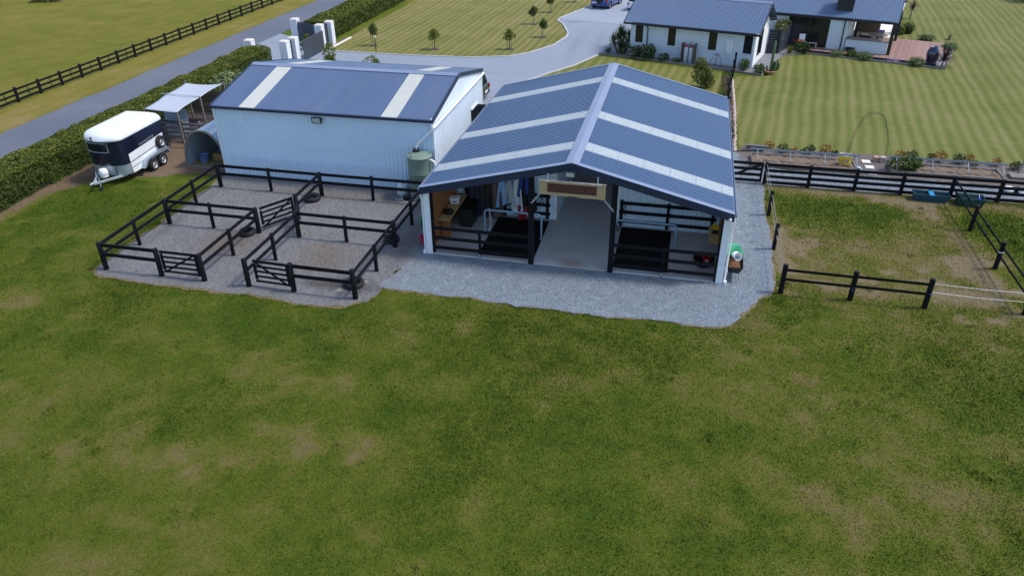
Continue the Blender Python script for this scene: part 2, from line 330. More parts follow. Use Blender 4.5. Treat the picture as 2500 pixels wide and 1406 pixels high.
M = dict(
    roof=pm('slate_blue_roofing', (.074, .130, .245), .36, 0, .10, .7, dirt=(.092,.145,.245), ds=.9, spec=.6, stretch=(.25,2.5,.25)),
    groof=pm('corrugated_blue_roofing', (.052, .095, .195), .45, 0, .12, .6, dirt=(.078,.12,.20), ds=.8, spec=.6, stretch=(2.5,.25,.25)),
    cap=pm('pale_ridge_capping', (.20, .25, .37), .38, 0, .08, 1.0, dirt=(.18,.21,.3), spec=.6),
    navy=pm('navy_fascia_steel', (.016, .026, .062), .42, 0, .12, 1.5),
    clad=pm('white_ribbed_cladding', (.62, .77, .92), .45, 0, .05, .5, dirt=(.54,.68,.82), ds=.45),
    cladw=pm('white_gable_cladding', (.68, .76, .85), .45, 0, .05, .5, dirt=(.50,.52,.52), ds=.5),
    white=pm('white_painted_steel', (.74, .80, .87), .4, 0, .06, 2, dirt=(.55,.57,.56), ds=2),
    pvc=pm('white_pvc', (.80, .82, .84), .3, 0, .04, 2),
    sky=sheet_mat('clear_roof_light', (.72, .79, .82), .3),
    gsky=sheet_mat('weathered_roof_light', (.75, .78, .74), .35),
    black=pm('black_stained_timber', (.0042, .0048, .008), .5, 0, .35, 6, bump=.3, bscale=30, dirt=(.010,.010,.014), ds=3, spec=.2, stretch=(1,1,.25)),
    blk=pm('black_plastic', (.012, .013, .016), .45, 0, .25, 4),
    rubber=pm('black_rubber', (.0055, .0055, .006), .85, 0, .3, 5, bump=.3, bscale=60, dirt=(.014,.013,.012), spec=.15),
    tyre=pm('tyre_rubber', (.010, .011, .014), .75, 0, .3, 6, dirt=(.035,.034,.034), ds=3),
    galv=pm('galvanised_steel', (.50, .56, .63), .42, .35, .15, 6, dirt=(.3,.32,.33)),
    alu=pm('bare_aluminium', (.40, .47, .55), .36, .6, .10, 3),
    bluepipe=pm('grey_blue_painted_pipe', (.26, .42, .58), .4, 0, .12, 4, dirt=(.14,.2,.26)),
    conc=chip_mat('bay_concrete', (.38,.40,.43), (.47,.49,.51), 90, .5, .15, (.40,.36,.31)),
    osb=pm('orange_particle_board', (.30, .125, .040), .65, 0, .35, 14, bump=.1, dirt=(.22,.09,.03), ds=6),
    pine=pm('raw_pine', (.47, .31, .14), .6, 0, .18, 3, bump=.2, bscale=25, stretch=(.3,3,3)),
    oldgalv=pm('dull_zinc', (.26, .30, .345), .5, .3, .2, 4, dirt=(.2,.22,.24)),
    signwood=pm('weathered_slab_timber', (.42, .32, .175), .65, 0, .25, 4, bump=.4, bscale=18, dirt=(.30,.21,.10), ds=3, stretch=(.35,2,2)),
    bark=pm('bleached_bark_edge', (.55, .47, .42), .85, 0, .35, 20, bump=.8, bscale=40),
    rust=pm('rust_brown_plate', (.075, .020, .015), .7, 0, .3, 12, dirt=(.12,.045,.03), ds=5),
    greywood=pm('weathered_grey_timber', (.20, .18, .165), .8, 0, .25, 5, bump=.4, bscale=25, dirt=(.12,.105,.09), stretch=(1,1,.3)),
    navyp=pm('navy_gelcoat', (.0075, .011, .030), .22, 0, .2, 2, coat=.4),
    gel=pm('white_gelcoat', (.80, .83, .86), .25, 0, .05, 1.2, coat=.3, dirt=(.66,.67,.66), ds=.9),
    glass=glass_mat('dark_glass'), tint=glass_mat('tinted_glass', (.02, .022, .026)),
    rim=pm('steel_rim', (.62, .65, .68), .3, .7, .1, 4),
    carblue=pm('blue_car_paint', (.010, .045, .22), .22, .25, .1, 1, coat=.8),
    carwhite=pm('white_car_paint', (.72, .74, .77), .25, 0, .05, 1, coat=.8),
    cardark=pm('charcoal_car_paint', (.022, .025, .030), .22, .3, .1, 1, coat=.8),
    redl=pm('red_lens', (.35, .02, .03), .2, 0, .1, 4), 
    tank=pm('sage_green_poly', (.165, .235, .190), .5, 0, .10, .8, dirt=(.20,.27,.23), ds=.8),
    sail=pm('pale_shade_cloth', (.40, .44, .52), .8, 0, .05, 1.2, dirt=(.35,.38,.45)),
    zinc=pm('zincalume_sheet', (.45, .55, .66), .35, .55, .12, 1.5, dirt=(.3,.36,.42)),
    tub=pm('blue_tub', (.12, .20, .42), .45, 0, .15, 3),
    tarp=pm('blue_bag', (.035, .06, .20), .5, 0, .3, 5, bump=.5, bscale=9),
    hay=pm('hay', (.26, .19, .075), .9, 0, .4, 18, bump=.9, bscale=50),
    brick=brick_mat('white_painted_brick', (.68, .78, .87), (.50, .58, .66)),
    brickw=brick_mat('white_gate_brick', (.76, .79, .83), (.58, .62, .66)),
    capb=pm('cement_cap', (.62, .58, .53), .8, 0, .2, 6),
    hroof=pm('house_longrun_roof', (.072, .125, .225), .5, 0, .08, .8, dirt=(.085,.135,.225), ds=.6),
    hnavy=pm('black_blue_joinery', (.010, .014, .026), .4, 0, .2, 2),
    slat=pm('dark_blue_slats', (.016, .024, .070), .45, 0, .15, 2),
    gateg=pm('gunmetal_gate', (.050, .062, .085), .4, .2, .15, 2),
    stucco=pm('white_rendered_wall', (.78, .79, .80), .75, 0, .05, 1, dirt=(.68,.68,.68)),
    patio=pm('cream_patio', (.72, .68, .62), .7, 0, .08, 1.5, pos=True),
    bluepot=pm('glazed_blue_pot', (.006, .010, .045), .06, 0, .2, 2, coat=1),
    terra=pm('terracotta', (.40, .22, .13), .7, 0, .2, 6),
    cactus=pm('cactus_skin', (.07, .12, .045), .6, 0, .3, 8),
    red=pm('red_plastic', (.42, .012, .018), .45, 0, .15, 4),
    green=pm('mint_plastic', (.12, .50, .30), .45, 0, .1, 2),
    dgreen=pm('green_reel_plastic', (.01, .17, .05), .4, 0, .15, 4),
    teal=pm('teal_trough', (.008, .062, .095), .4, 0, .15, 3, dirt=(.02,.075,.10)),
    teal2=pm('green_trough', (.007, .055, .055), .4, 0, .15, 3, dirt=(.015,.06,.06)),
    bright=pm('bright_blue_plastic', (.03, .28, .55), .4, 0, .1, 3), royal=pm('royal_blue_plastic', (.02, .05, .65), .4, 0, .1, 3),
    water=glass_mat('trough_water', (.012, .03, .03)),
    yellow=pm('yellow_hose', (.72, .52, .012), .5, 0, .15, 5),
    soil=pm('bed_soil', (.165, .12, .085), .95, 0, .4, 9, bump=.8, bscale=40, dirt=(.22,.165,.12)),
    bark2=pm('bark_chip', (.125, .105, .095), .95, 0, .5, 30, bump=.9, bscale=60),
    mulch_and_shade=pm('mulch_and_pen_shade', (.055, .045, .045), .95, 0, .4, 20, bump=.8, bscale=50),  # tree mulch; the same dark tone is painted shade on the sail pen ground
    paver=pm('white_paver', (.72, .70, .68), .8, 0, .08, 4),
    block=pm('pink_concrete_block', (.42, .25, .22), .85, 0, .2, 8),
    stone=pm('pinkish_white_stone', (.47, .37, .345), .85, 0, .3, 6, bump=.4),
    kerb=pm('concrete_edging', (.45, .46, .48), .85, 0, .12, 2, pos=True, dirt=(.36,.35,.33)),
    deck=None, trunk=pm('bark', (.10, .075, .055), .9, 0, .3, 9, bump=.6, bscale=30),
    stake=pm('grey_stake', (.16, .15, .14), .8, 0, .2, 6), wire=pm('rusty_wire', (.05, .04, .038), .6, .3, .2, 6),
    tape=pm('white_tape', (.82, .82, .84), .5, 0, .05, 6), bluetie=pm('blue_twine', (.05, .14, .55), .6, 0, .1, 6),
    dung=pm('dung_and_straw', (.14, .065, .025), .95, 0, .55, 25, bump=1, bscale=45),
    gas=pm('gas_cylinder_grey', (.55, .60, .66), .4, .1, .08, 3, dirt=(.42,.45,.48)), gasred=pm('gas_cap_red', (.45, .02, .06), .4, 0, .1, 3),
    purple=leaf_mat('purple_flowers', (.22, .14, .32), (.45, .32, .55), None, .1),
)
def deck_mat():
    m, nt, b, out = new_mat('deck_boards')
    P = N(nt, 'ShaderNodeTexCoord').outputs['Object']; s = N(nt, 'ShaderNodeSeparateXYZ', None, Vector=P)
    bx = mth(nt, 'DIVIDE', s.outputs[0], .145)
    pid = N(nt, 'ShaderNodeTexWhiteNoise', {'noise_dimensions': '1D'}, W=mth(nt, 'FLOOR', bx)).outputs[0]
    n1 = noise(nt, N(nt, 'ShaderNodeMapping', None, Vector=P, Scale=(6, .5, 1)).outputs[0], 2.0, 4)
    t = mth(nt, 'ADD', mth(nt, 'MULTIPLY', pid, .5), mth(nt, 'MULTIPLY', n1, .5))
    col = mixc(nt, t, (.20, .105, .085), (.34, .205, .17))
    nt.links.new(mixc(nt, mth(nt, 'LESS_THAN', mth(nt, 'FRACT', bx), .05), col, (.06, .03, .025)), b.inputs['Base Color'])
    b.inputs['Roughness'].default_value = .7; return m
M['deck'] = deck_mat()
M['lf_hedge'] = leaf_mat('hedge_leaves', (.026, .052, .010), (.085, .120, .018), (.24, .25, .03), .2, .8, (1.25, 1.6))
M['lf_dark'] = leaf_mat('dark_shrub_leaves', (.016, .036, .012), (.05, .085, .025), (.09, .12, .04), .2)
M['lf_mid'] = leaf_mat('mid_green_leaves', (.035, .070, .015), (.10, .15, .035), (.19, .21, .06), .25)
M['lf_tree'] = leaf_mat('young_tree_leaves', (.03, .055, .014), (.085, .12, .03), (.17, .19, .06), .3)
M['lf_young'] = leaf_mat('yellow_green_leaves', (.06, .095, .012), (.16, .19, .025), (.27, .27, .05), .3)
M['lf_grey'] = leaf_mat('clipped_grey_green', (.09, .14, .045), (.20, .26, .11), (.28, .33, .17), .15)
M['lf_bush'] = leaf_mat('garden_bush_leaves', (.05, .08, .018), (.15, .175, .045), (.26, .26, .08), .3)
M['lf_red'] = leaf_mat('bronze_strap_leaves', (.030, .018, .020), (.10, .055, .05), (.24, .18, .12), .15)
M['lf_yucca'] = leaf_mat('yucca_leaves', (.03, .055, .018), (.10, .15, .05), (.22, .26, .11), .2)
M['lf_orange'] = leaf_mat('dry_orange_leaves', (.16, .075, .02), (.36, .20, .05), (.50, .34, .12), .2)
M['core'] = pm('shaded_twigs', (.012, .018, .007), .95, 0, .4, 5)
# ---------------------------------------------------------------- the setting: ground, road, drive, lawns, yards
def inpoly(x, y, poly):
    r = np.zeros(x.shape, bool); n = len(poly)
    for i in range(n):
        x0, y0 = poly[i]; x1, y1 = poly[(i+1) % n]
        if y0 == y1: continue
        c = ((y0 > y) != (y1 > y)) & (x < (x1-x0)*(y-y0)/(y1-y0) + x0)
        r ^= c
    return r
def rough_poly(poly, step=.25, amp=.08, seed=1, keep=()):
    out = []; n = len(poly)
    for i in range(n):
        a, b = Vector(poly[i]), Vector(poly[(i+1) % n]); L = (b-a).length; k = 1 if i in keep else max(1, int(L/step))
        d = (b-a)/max(L, 1e-6); nn = Vector((-d.y, d.x))
        for j in range(k):
            p = a + (b-a)*(j/k)
            if j and i not in keep:
                q = (float(fbm(np.array([p.x]), np.array([p.y]), .9, seed)[0]) - .5)*2*amp*1.6 + (float(vnoise(np.array([p.x*9]), np.array([p.y*9]), seed)[0])-.5)*amp*.7
                p = p + nn*q
            out.append((p.x, p.y))
    return out
def sheet(name, poly, z, m, kind='structure'):
    mb = MB(); mb.add([(x, y, z) for x, y in poly], [tuple(range(len(poly)))]); o = mb.build(name, m)
    if o.data.polygons[0].normal.z < 0: o.data.flip_normals()
    return tag(o, kind=kind)

YARD = rough_poly([(-12.85,-4.0),(-12.3,-4.5),(-10.6,-4.62),(-7.6,-4.52),(-5.5,-4.55),(-3.6,-4.80),(-1.7,-4.6),(-1.0,-4.15),(-.85,-3.0),(-.75,-2.2),(-.3,0),(-.1,6.1),(-13.0,6.08),(-12.72,0)], .2, .14, 3)
PAD = rough_poly([(-1.0,-2.95),(-.37,-3.03),(.97,-3.05),(1.74,-3.15),(2.44,-3.04),(3.59,-3.15),(4.57,-3.3),(5.17,-3.17),(6.72,-3.26),(8.2,-3.22),(9.68,-3.12),(11.1,-3.16),(12.1,-3.02),(12.5,-2.6),(12.66,-2.0),(13.3,-1.13),(13.9,-.16),(14.08,.56),(14.1,4.5),(14.08,10.35),(28,10.5),(28,12.5),(13.5,12.6),(13.2,14.6),(-.1,14.6),(-.3,6.5),(-.35,1.0),(-.6,-1.6)], .22, .12, 5)
EARTH = rough_poly([(-23.2,-2),(-20.75,-2),(-20.6,1.5),(-19.6,3.2),(-18.4,4.6),(-17.0,4.9),(-15.6,5.6),(-13.6,5.9),(-12.9,5.9),(-12.9,16),(-23.2,28)], .3, .25, 8)
SPOTS = [(1.3,-5.9,.9,.35,.55),(3.0,-5.0,.28,.45,.75),(9.0,-6.6,.8,.45,.4),(.6,-11.6,1.6,.35,.45),(-1.8,-12.4,1.4,.5,.4),(1.7,-11.2,.9,.3,.35),
  (17.9,-9.7,1.6,.9,.4),(10.7,-11.6,.7,.5,.4),(12.2,-4.8,.9,.8,.4),(3.3,-8.5,1.0,.5,.35),(-13.7,-6.9,.5,.4,.45),(-7.9,-8.1,.9,.6,.3),(5.5,-14.9,.9,.4,.4),(-.5,-16,.9,.6,.35),
  (.2,-6.9,.7,.35,.35),(.8,-4.8,.6,.4,.5),(15.25,3.95,.55,.45,.85),(-8.8,-11.7,2.2,1.4,.25),(-5,-12.8,1.6,.9,.3),(15.9,-11,1.5,.9,.3),(10.2,-11.1,.5,.3,.35),
  (18.0,9.9,4.5,.42,.7),(24.0,9.8,3,.6,.65),(21.6,8.3,.9,.9,.5),(22.0,6.4,.55,1.4,.5),(22.2,4.2,.45,1.4,.55),(22.0,2.2,.6,1.2,.6),(20.8,1.0,1.3,.75,.75),(20.2,5.0,1.6,2.2,.22),(18.5,4.0,1.5,1.6,.2),(17.6,.5,1.6,.5,.45),(14.45,5,.22,6,.6),
  (13.1,-3.2,1.1,.8,.35),(7,-4.0,6,.25,.12),(-16,-1.0,.4,.3,.25),(14.6,-.6,.6,.4,.4)]
GREENS = [(16.4,7.8,2.2,1.0,.26),(18.8,6.8,1.5,.9,.2),(-17,1.2,3.5,1.8,.35),(24.2,5.0,.7,3,.3),(-14,-3.5,3,1.6,.18),(14.4,-2,.8,.6,.3),(3.2,-4.2,4,.4,.22),(23.5,7.6,.7,1,.3),(14.2,-.8,.5,.5,.3),(-4,-6.5,4,1.4,.15),(10,-8.5,3,1.5,.12)]
def wear_at(x, y):
    n1 = fbm(x*.8, y*1.25, 3.6, 21, 5); n2 = fbm(x, y, 1.1, 31, 4); n3 = fbm(x, y, 9., 41, 3)
    w = .29 + (n1-.5)*.26 + (n2-.5)*.42 + (n3-.5)*.2 + .20*sm(.56, .78, fbm(x*.75, y*1.2, 2.6, 83, 5)) + .2*sm(.6, .8, fbm(x, y, .8, 93, 3))
    e = np.clip(1 + (fbm(x, y, .8, 51, 5)-.5)*5.0, .15, 6)
    for cx, cy, rx, ry, s_ in SPOTS: w = w + (s_*.75 if cy > -1 else s_*.5)*np.exp(-(((x-cx)/rx)**2 + ((y-cy)/ry)**2)*e)
    for cx, cy, rx, ry, s_ in GREENS: w = w - s_*np.exp(-(((x-cx)/rx)**2 + ((y-cy)/ry)**2)*e)
    # dry strip along the road fence, under the hedge and along the far side of the road
    w = w + .32*np.exp(-((x+32.2)/1.1)**2) * (y > 0) + .35*np.exp(-((x+30.3)/.5)**2)*(y > 0) + .6*np.exp(-((x+20.55)/.45)**2)*(y < 6)
    w = w + .15*sm(14.2, 15.0, x)*sm(22.8, 22.0, x)*sm(-.2, .6, y)*sm(8.4, 6.0, y)
    return np.clip(w, .10, 1)
gx = np.concatenate([[-900,-500,-300,-200,-140,-100,-80], np.arange(-66,-24,.6), np.arange(-24,29,.22), np.arange(29,60,1.5), [70,90,130,200,300,500,900]])
gy = np.concatenate([[-400,-200,-100,-60,-40,-30], np.arange(-25,-19,1.), np.arange(-19,12,.22), np.arange(12,70,1.2), [75,85,100,130,180,260,400,700,1200]])
X, Y = np.meshgrid(gx, gy); nx, ny = len(gx), len(gy)
Z = np.where((Y < 10.3) & (X > -21) & (X < 29), (fbm(X, Y, 5., 61, 3)-.5)*.05, 0.0)
for poly in (YARD, PAD):
    ins = inpoly(X.ravel(), Y.ravel(), poly).reshape(X.shape)
    Z = np.where(ins, -.03, Z)
Z = np.minimum(Z, 0.0)
iy, ix = np.meshgrid(np.arange(ny-1), np.arange(nx-1), indexing='ij'); a0 = (iy*nx+ix).ravel()
ffield = sm(-29.0, -30.5, X) * 1.0
M['grass'] = grass_mat('paddock_grass')
M['blade'] = grass_mat('grass_blades_material', True)
gnd = big_mesh('ground', np.stack([X.ravel(), Y.ravel(), Z.ravel()], 1), np.stack([a0, a0+1, a0+1+nx, a0+nx], 1), M['grass'],
               {'wear': wear_at(X, Y).ravel(), 'field': ffield.ravel()})
tag(gnd, kind='structure'); gnd.data.shade_smooth()

def spotf(nt, P, cx, cy, rx, ry, n, amt=.7):
    s = N(nt, 'ShaderNodeSeparateXYZ', None, Vector=P)
    a = mth(nt, 'DIVIDE', mth(nt, 'SUBTRACT', s.outputs[0], cx), rx); b = mth(nt, 'DIVIDE', mth(nt, 'SUBTRACT', s.outputs[1], cy), ry)
    d = mth(nt, 'SQRT', mth(nt, 'ADD', mth(nt, 'MULTIPLY', a, a), mth(nt, 'MULTIPLY', b, b)))
    d = mth(nt, 'ADD', d, mth(nt, 'MULTIPLY', mth(nt, 'SUBTRACT', n, .5), 1.3))
    return mth(nt, 'MULTIPLY', mth(nt, 'SMOOTH_MIN', mth(nt, 'MAXIMUM', mth(nt, 'SUBTRACT', 1.25, d), 0.0), 1.0, .2), amt)
def sand_mat():
    m, nt, b, out = new_mat('yard_grit')
    P = N(nt, 'ShaderNodeNewGeometry').outputs['Position']
    n1 = noise(nt, P, .7, 5, .6); n2 = noise(nt, P, 4, 5, .65); n3 = noise(nt, P, 60, 3, .7)
    t = mth(nt, 'ADD', mth(nt, 'MULTIPLY', n1, .45), mth(nt, 'ADD', mth(nt, 'MULTIPLY', n2, .3), mth(nt, 'MULTIPLY', n3, .3)))
    col = ramp(nt, t, [(.3, (.14,.14,.145)), (.55, (.205,.205,.21)), (.8, (.275,.27,.27))])
    nn = noise(nt, P, 1.8, 5, .65)
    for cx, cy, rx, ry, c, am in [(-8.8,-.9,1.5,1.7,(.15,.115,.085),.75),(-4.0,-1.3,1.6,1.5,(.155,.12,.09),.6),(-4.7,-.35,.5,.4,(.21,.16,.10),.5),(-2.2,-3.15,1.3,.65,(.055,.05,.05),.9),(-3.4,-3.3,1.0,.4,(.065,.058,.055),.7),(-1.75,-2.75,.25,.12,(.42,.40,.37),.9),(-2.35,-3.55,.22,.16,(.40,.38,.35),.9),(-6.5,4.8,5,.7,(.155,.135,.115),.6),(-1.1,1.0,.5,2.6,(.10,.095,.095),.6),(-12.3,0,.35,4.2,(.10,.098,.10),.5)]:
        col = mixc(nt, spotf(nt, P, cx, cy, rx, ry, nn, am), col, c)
    hv = N(nt, 'ShaderNodeTexVoronoi', None, Vector=P, Scale=4.5).outputs['Distance']
    col = mixc(nt, mth(nt, 'MULTIPLY', ramp(nt, mth(nt, 'ADD', hv, mth(nt, 'MULTIPLY', nn, .5)), [(.3, (1,1,1)), (.62, (0,0,0))]), .22), col, (.095,.085,.078))
    nt.links.new(col, b.inputs['Base Color']); b.inputs['Roughness'].default_value = .9
    hh = mth(nt, 'ADD', mth(nt, 'MULTIPLY', noise(nt, P, 9, 4, .7), 2.0), mth(nt, 'ADD', n3, mth(nt, 'MULTIPLY', hv, 2.0)))
    nt.links.new(N(nt, 'ShaderNodeBump', None, Strength=.9, Distance=.05, Height=hh).outputs[0], b.inputs['Normal'])
    return m
M['sand'] = sand_mat()
def floor_stains():
    nt = M['conc'].node_tree; b = nt.nodes['Principled BSDF']; src = b.inputs['Base Color'].links[0].from_socket
    P = N(nt, 'ShaderNodeNewGeometry').outputs['Position']; nn = noise(nt, P, 1.6, 6, .7)
    for cx, cy, rx, ry, c, am in [(6.1,.35,.6,.5,(.27,.20,.15),.7),(5.4,1.3,.9,.8,(.33,.27,.22),.45),(6.6,2.6,1.0,1.4,(.33,.32,.31),.4),(1.2,.6,.9,.5,(.36,.29,.23),.5),(10.9,.8,.8,.6,(.33,.29,.25),.4),(6.0,7,1.2,3,(.30,.30,.30),.5)]:
        src = mixc(nt, spotf(nt, P, cx, cy, rx, ry, nn, am), src, c)
    nt.links.new(src, b.inputs['Base Color'])
floor_stains()
M['fringe'] = pm('dry_fringe', (.20, .145, .075), .95, 0, .35, 8, bump=.8, bscale=40, pos=True, dirt=(.10,.105,.03), ds=2)
M['earth'] = pm('bare_earth', (.150, .102, .064), .95, 0, .35, 3, bump=.9, bscale=25, pos=True, dirt=(.10,.07,.045), ds=.8)
M['gravel'] = chip_mat('grey_drainage_chip', (.090,.112,.138), (.24,.288,.345), 26, .35, .8)
def gravel_mix():
    # towards the yards the chip is trodden into the grey grit
    nt = M['gravel'].node_tree; b = nt.nodes['Principled BSDF']; src = b.inputs['Base Color'].links[0].from_socket
    P = N(nt, 'ShaderNodeNewGeometry').outputs['Position']; s = N(nt, 'ShaderNodeSeparateXYZ', None, Vector=P)
    x = mth(nt, 'ADD', s.outputs[0], mth(nt, 'MULTIPLY', mth(nt, 'SUBTRACT', noise(nt, P, 1.3, 6, .7), .5), 2.4))
    x = mth(nt, 'SUBTRACT', x, mth(nt, 'MULTIPLY', mth(nt, 'ADD', s.outputs[1], 1.0), .25))
    f = ramp(nt, mth(nt, 'MULTIPLY_ADD', x, .4, .55), [(0, (1,1,1)), (.75, (0,0,0))])
    nt.links.new(mixc(nt, f, src, (.17,.17,.175)), b.inputs['Base Color'])
gravel_mix()
M['drive'] = chip_mat('pale_chip_drive', (.19,.22,.275), (.28,.315,.385), 34, .12, .3, (.215,.24,.285))
M['slab'] = pm('parking_concrete', (.27,.305,.37), .8, 0, .08, .35, pos=True, dirt=(.30,.33,.38), ds=.5)
M['road'] = chip_mat('grey_chipseal', (.072,.084,.118), (.125,.14,.185), 40, .15, .3, (.14,.15,.18))
def grow(poly, d):
    cx = sum(p[0] for p in poly)/len(poly); cy = sum(p[1] for p in poly)/len(poly); n = len(poly); out = []
    for i in range(n):
        a, b = Vector(poly[i-1]), Vector(poly[(i+1) % n]); t = (b-a).normalized(); out.append((poly[i][0]+t.y*d, poly[i][1]-t.x*d))
    return out
FR1 = rough_poly(grow(YARD, .12)[::3], .2, .16, 13); FR2 = rough_poly(grow(PAD, .06)[::3], .2, .12, 14)
def drive_stains():
    nt = M['drive'].node_tree; b = nt.nodes['Principled BSDF']; src = b.inputs['Base Color'].links[0].from_socket
    P = N(nt, 'ShaderNodeNewGeometry').outputs['Position']; nn = noise(nt, P, 1.4, 6, .75)
    for cx, cy, rx, ry, c, am in [(-.9,46.1,1.0,.22,(.09,.10,.12),.8),(-9,27.5,7,.5,(.17,.19,.225),.5),(-9,25.7,7,.5,(.17,.19,.225),.5),(.6,37,.5,6,(.17,.19,.225),.45),(2.4,37.5,.5,6,(.17,.19,.225),.45)]:
        src = mixc(nt, spotf(nt, P, cx, cy, rx, ry, nn, am), src, c)
    nt.links.new(src, b.inputs['Base Color'])
drive_stains()
sheet('earth', EARTH, .004, M['earth'])
sheet('dry_grass_fringe', FR1, .008, M['fringe']); sheet('dry_grass_fringe', FR2, .008, M['fringe'])
sheet('yard_surface', YARD, .013, M['sand'])
sheet('gravel_pad', PAD, .018, M['gravel'])
sheet('road', rough_poly([(-29.75,-40),(-25.9,-40),(-25.9,140),(-29.7,140)], .5, .12, 17), .012, M['road'])
DL = [(-18.6,31.45),(-11.9,31.3),(-6.9,31.6),(-4.1,32.5),(-2.7,33.85),(-1.2,36.8),(-.6,39.9),(-.7,41.5),(-1.75,45.05),(-2.5,46.4),(-2.45,47.7),(-.7,53.1),(.33,57.75),(2.6,70)]
DR = [(2.8,34.0),(1.45,30.7),(-.0,28.3),(-1.05,26.3),(-1.9,23.6),(-2.3,20.3),(-2.0,17.5),(-1.2,15.4)]
sheet('driveway', DL[:10] + [(-2.3,47.15),(4.75,45.5),(5.3,35.2),(2.9,34.3)] + DR + [(-1.2,14.7),(-13.2,14.7),(-14,20),(-19.0,22.5),(-25.95,24),(-25.95,36.5),(-19.6,33.0)], .022, M['drive'])
sheet('parking_slab', [(-2.3,47.19),(4.75,45.54),(10,62),(14,75),(3.6,75),(2.6,70)] + DL[::-1][1:4], .026, M['slab'])
sheet('lawn', rough_poly(DL[:] + [(2.6,120),(-19.8,120),(-19.3,36.2),(-19.1,32.2)], 1.0, .04, 19), .008, lawn_mat('striped_lawn_front', .66, 3, 1))
sheet('lawn', rough_poly(DR[:-1] + [(-.1,14.65),(12.35,14.65),(12.35,30.95),(9.95,31.75),(5.0,33.5),(3.0,34.0)], .6, .05, 20), .010, lawn_mat('striped_lawn_middle', .72, 6, 0, (.88, .95, .8)))
sheet('lawn', rough_poly([(13.15,15.6),(28,15.75),(60,17),(75,60),(60,125),(4,125),(12,60),(17.0,38.0),(15.6,30.6),(13.1,30.0)], .8, .06, 22), .014, lawn_mat('striped_lawn_back', .68, 7, 2, (.80, .90, .78)))
# concrete edging along both sides of the drive
for nm, pts in (('kerb', DL), ('kerb', [(2.85,34.2)] + DR[1:-1])):
    mb = MB()
    for a, b in zip(pts[:-1], pts[1:]):
        a, b = Vector((*a, .03)), Vector((*b, .03)); k = max(1, int((b-a).length/2))
        mb.bar(a, b + (b-a).normalized()*.03, .13, .10)
    tag(mb.build(nm, M['kerb'], bev=.01), kind='structure')

# ---------------------------------------------------------------- grass blades and loose stone (nobody could count them)
CW = cam.matrix_world.inverted()
CWa = np.array(CW); FX = cam_d.lens/36.0
def in_view(x, y, z=0.0, mar=1.12):
    q = CWa[:3,:3] @ np.stack([x, y, np.full_like(x, z)]) + CWa[:3,3:4]
    return (q[2] < 0) & (np.abs(q[0]/-q[2])*FX < .5*mar) & (np.abs(q[1]/-q[2])*FX < .5*.5625*mar), -q[2]
n = 1500000
px = nrg.uniform(-23, 28.5, n); py = nrg.uniform(-18.5, 10.2, n)
ok, dist = in_view(px, py)
ok &= nrg.random(n) < np.clip((22.0/dist)**1.6, 0, 1)*.95
ok &= ~inpoly(px, py, [(p[0], p[1]) for p in YARD]) & ~inpoly(px, py, PAD) & ~((px < -12.6) & (py > 4.4)) & ~((px > -12.7) & (px < 14.0) & (py > -.3))
px, py, dist = px[ok], py[ok], dist[ok]
w = wear_at(px, py); keep = nrg.random(len(px)) > np.clip((w-.5)*1.5, 0, .85)
px, py, w, dist = px[keep], py[keep], w[keep], dist[keep]; n = len(px)
lush = np.clip(.55 - w, 0, .6)
cx_ = nrg.uniform(-20, 27, 420); cy_ = nrg.uniform(-17, 9, 420)   # odd taller tufts
tuft = np.zeros(n)
for a_, b_, r_t in zip(cx_, cy_, nrg.uniform(.06, .22, 420)): tuft = np.maximum(tuft, (np.hypot(px-a_, py-b_) < r_t)*1.0)
w = np.where(tuft > 0, np.minimum(w, .22), w); lush = lush + tuft*.8
hgt = nrg.uniform(.016, .042, n)*(1 + 1.0*lush) * (1 + .3*((py > 4) & (px > 14))); wid = nrg.uniform(.010, .024, n)*np.clip(dist/22, .95, 1.6)
az = nrg.uniform(0, 2*np.pi, n); ln = nrg.uniform(.2, 1.1, n)*hgt; la = nrg.uniform(0, 2*np.pi, n)
b0 = np.stack([px - np.cos(az)*wid, py - np.sin(az)*wid, np.full(n, -.03)], 1); b1 = np.stack([px + np.cos(az)*wid, py + np.sin(az)*wid, np.full(n, -.03)], 1)
tp = np.stack([px + np.cos(la)*ln, py + np.sin(la)*ln, hgt], 1)
vv = np.empty((n*3, 3)); vv[0::3] = b0; vv[1::3] = b1; vv[2::3] = tp
gb = big_mesh('grass_blades', vv, np.arange(n*3).reshape(n, 3), M['blade'], {'wear': np.repeat(w, 3), 'field': np.zeros(n*3)})
tag(gb, 'short patchy paddock grass in front of the stable and yards', 'grass', kind='stuff')

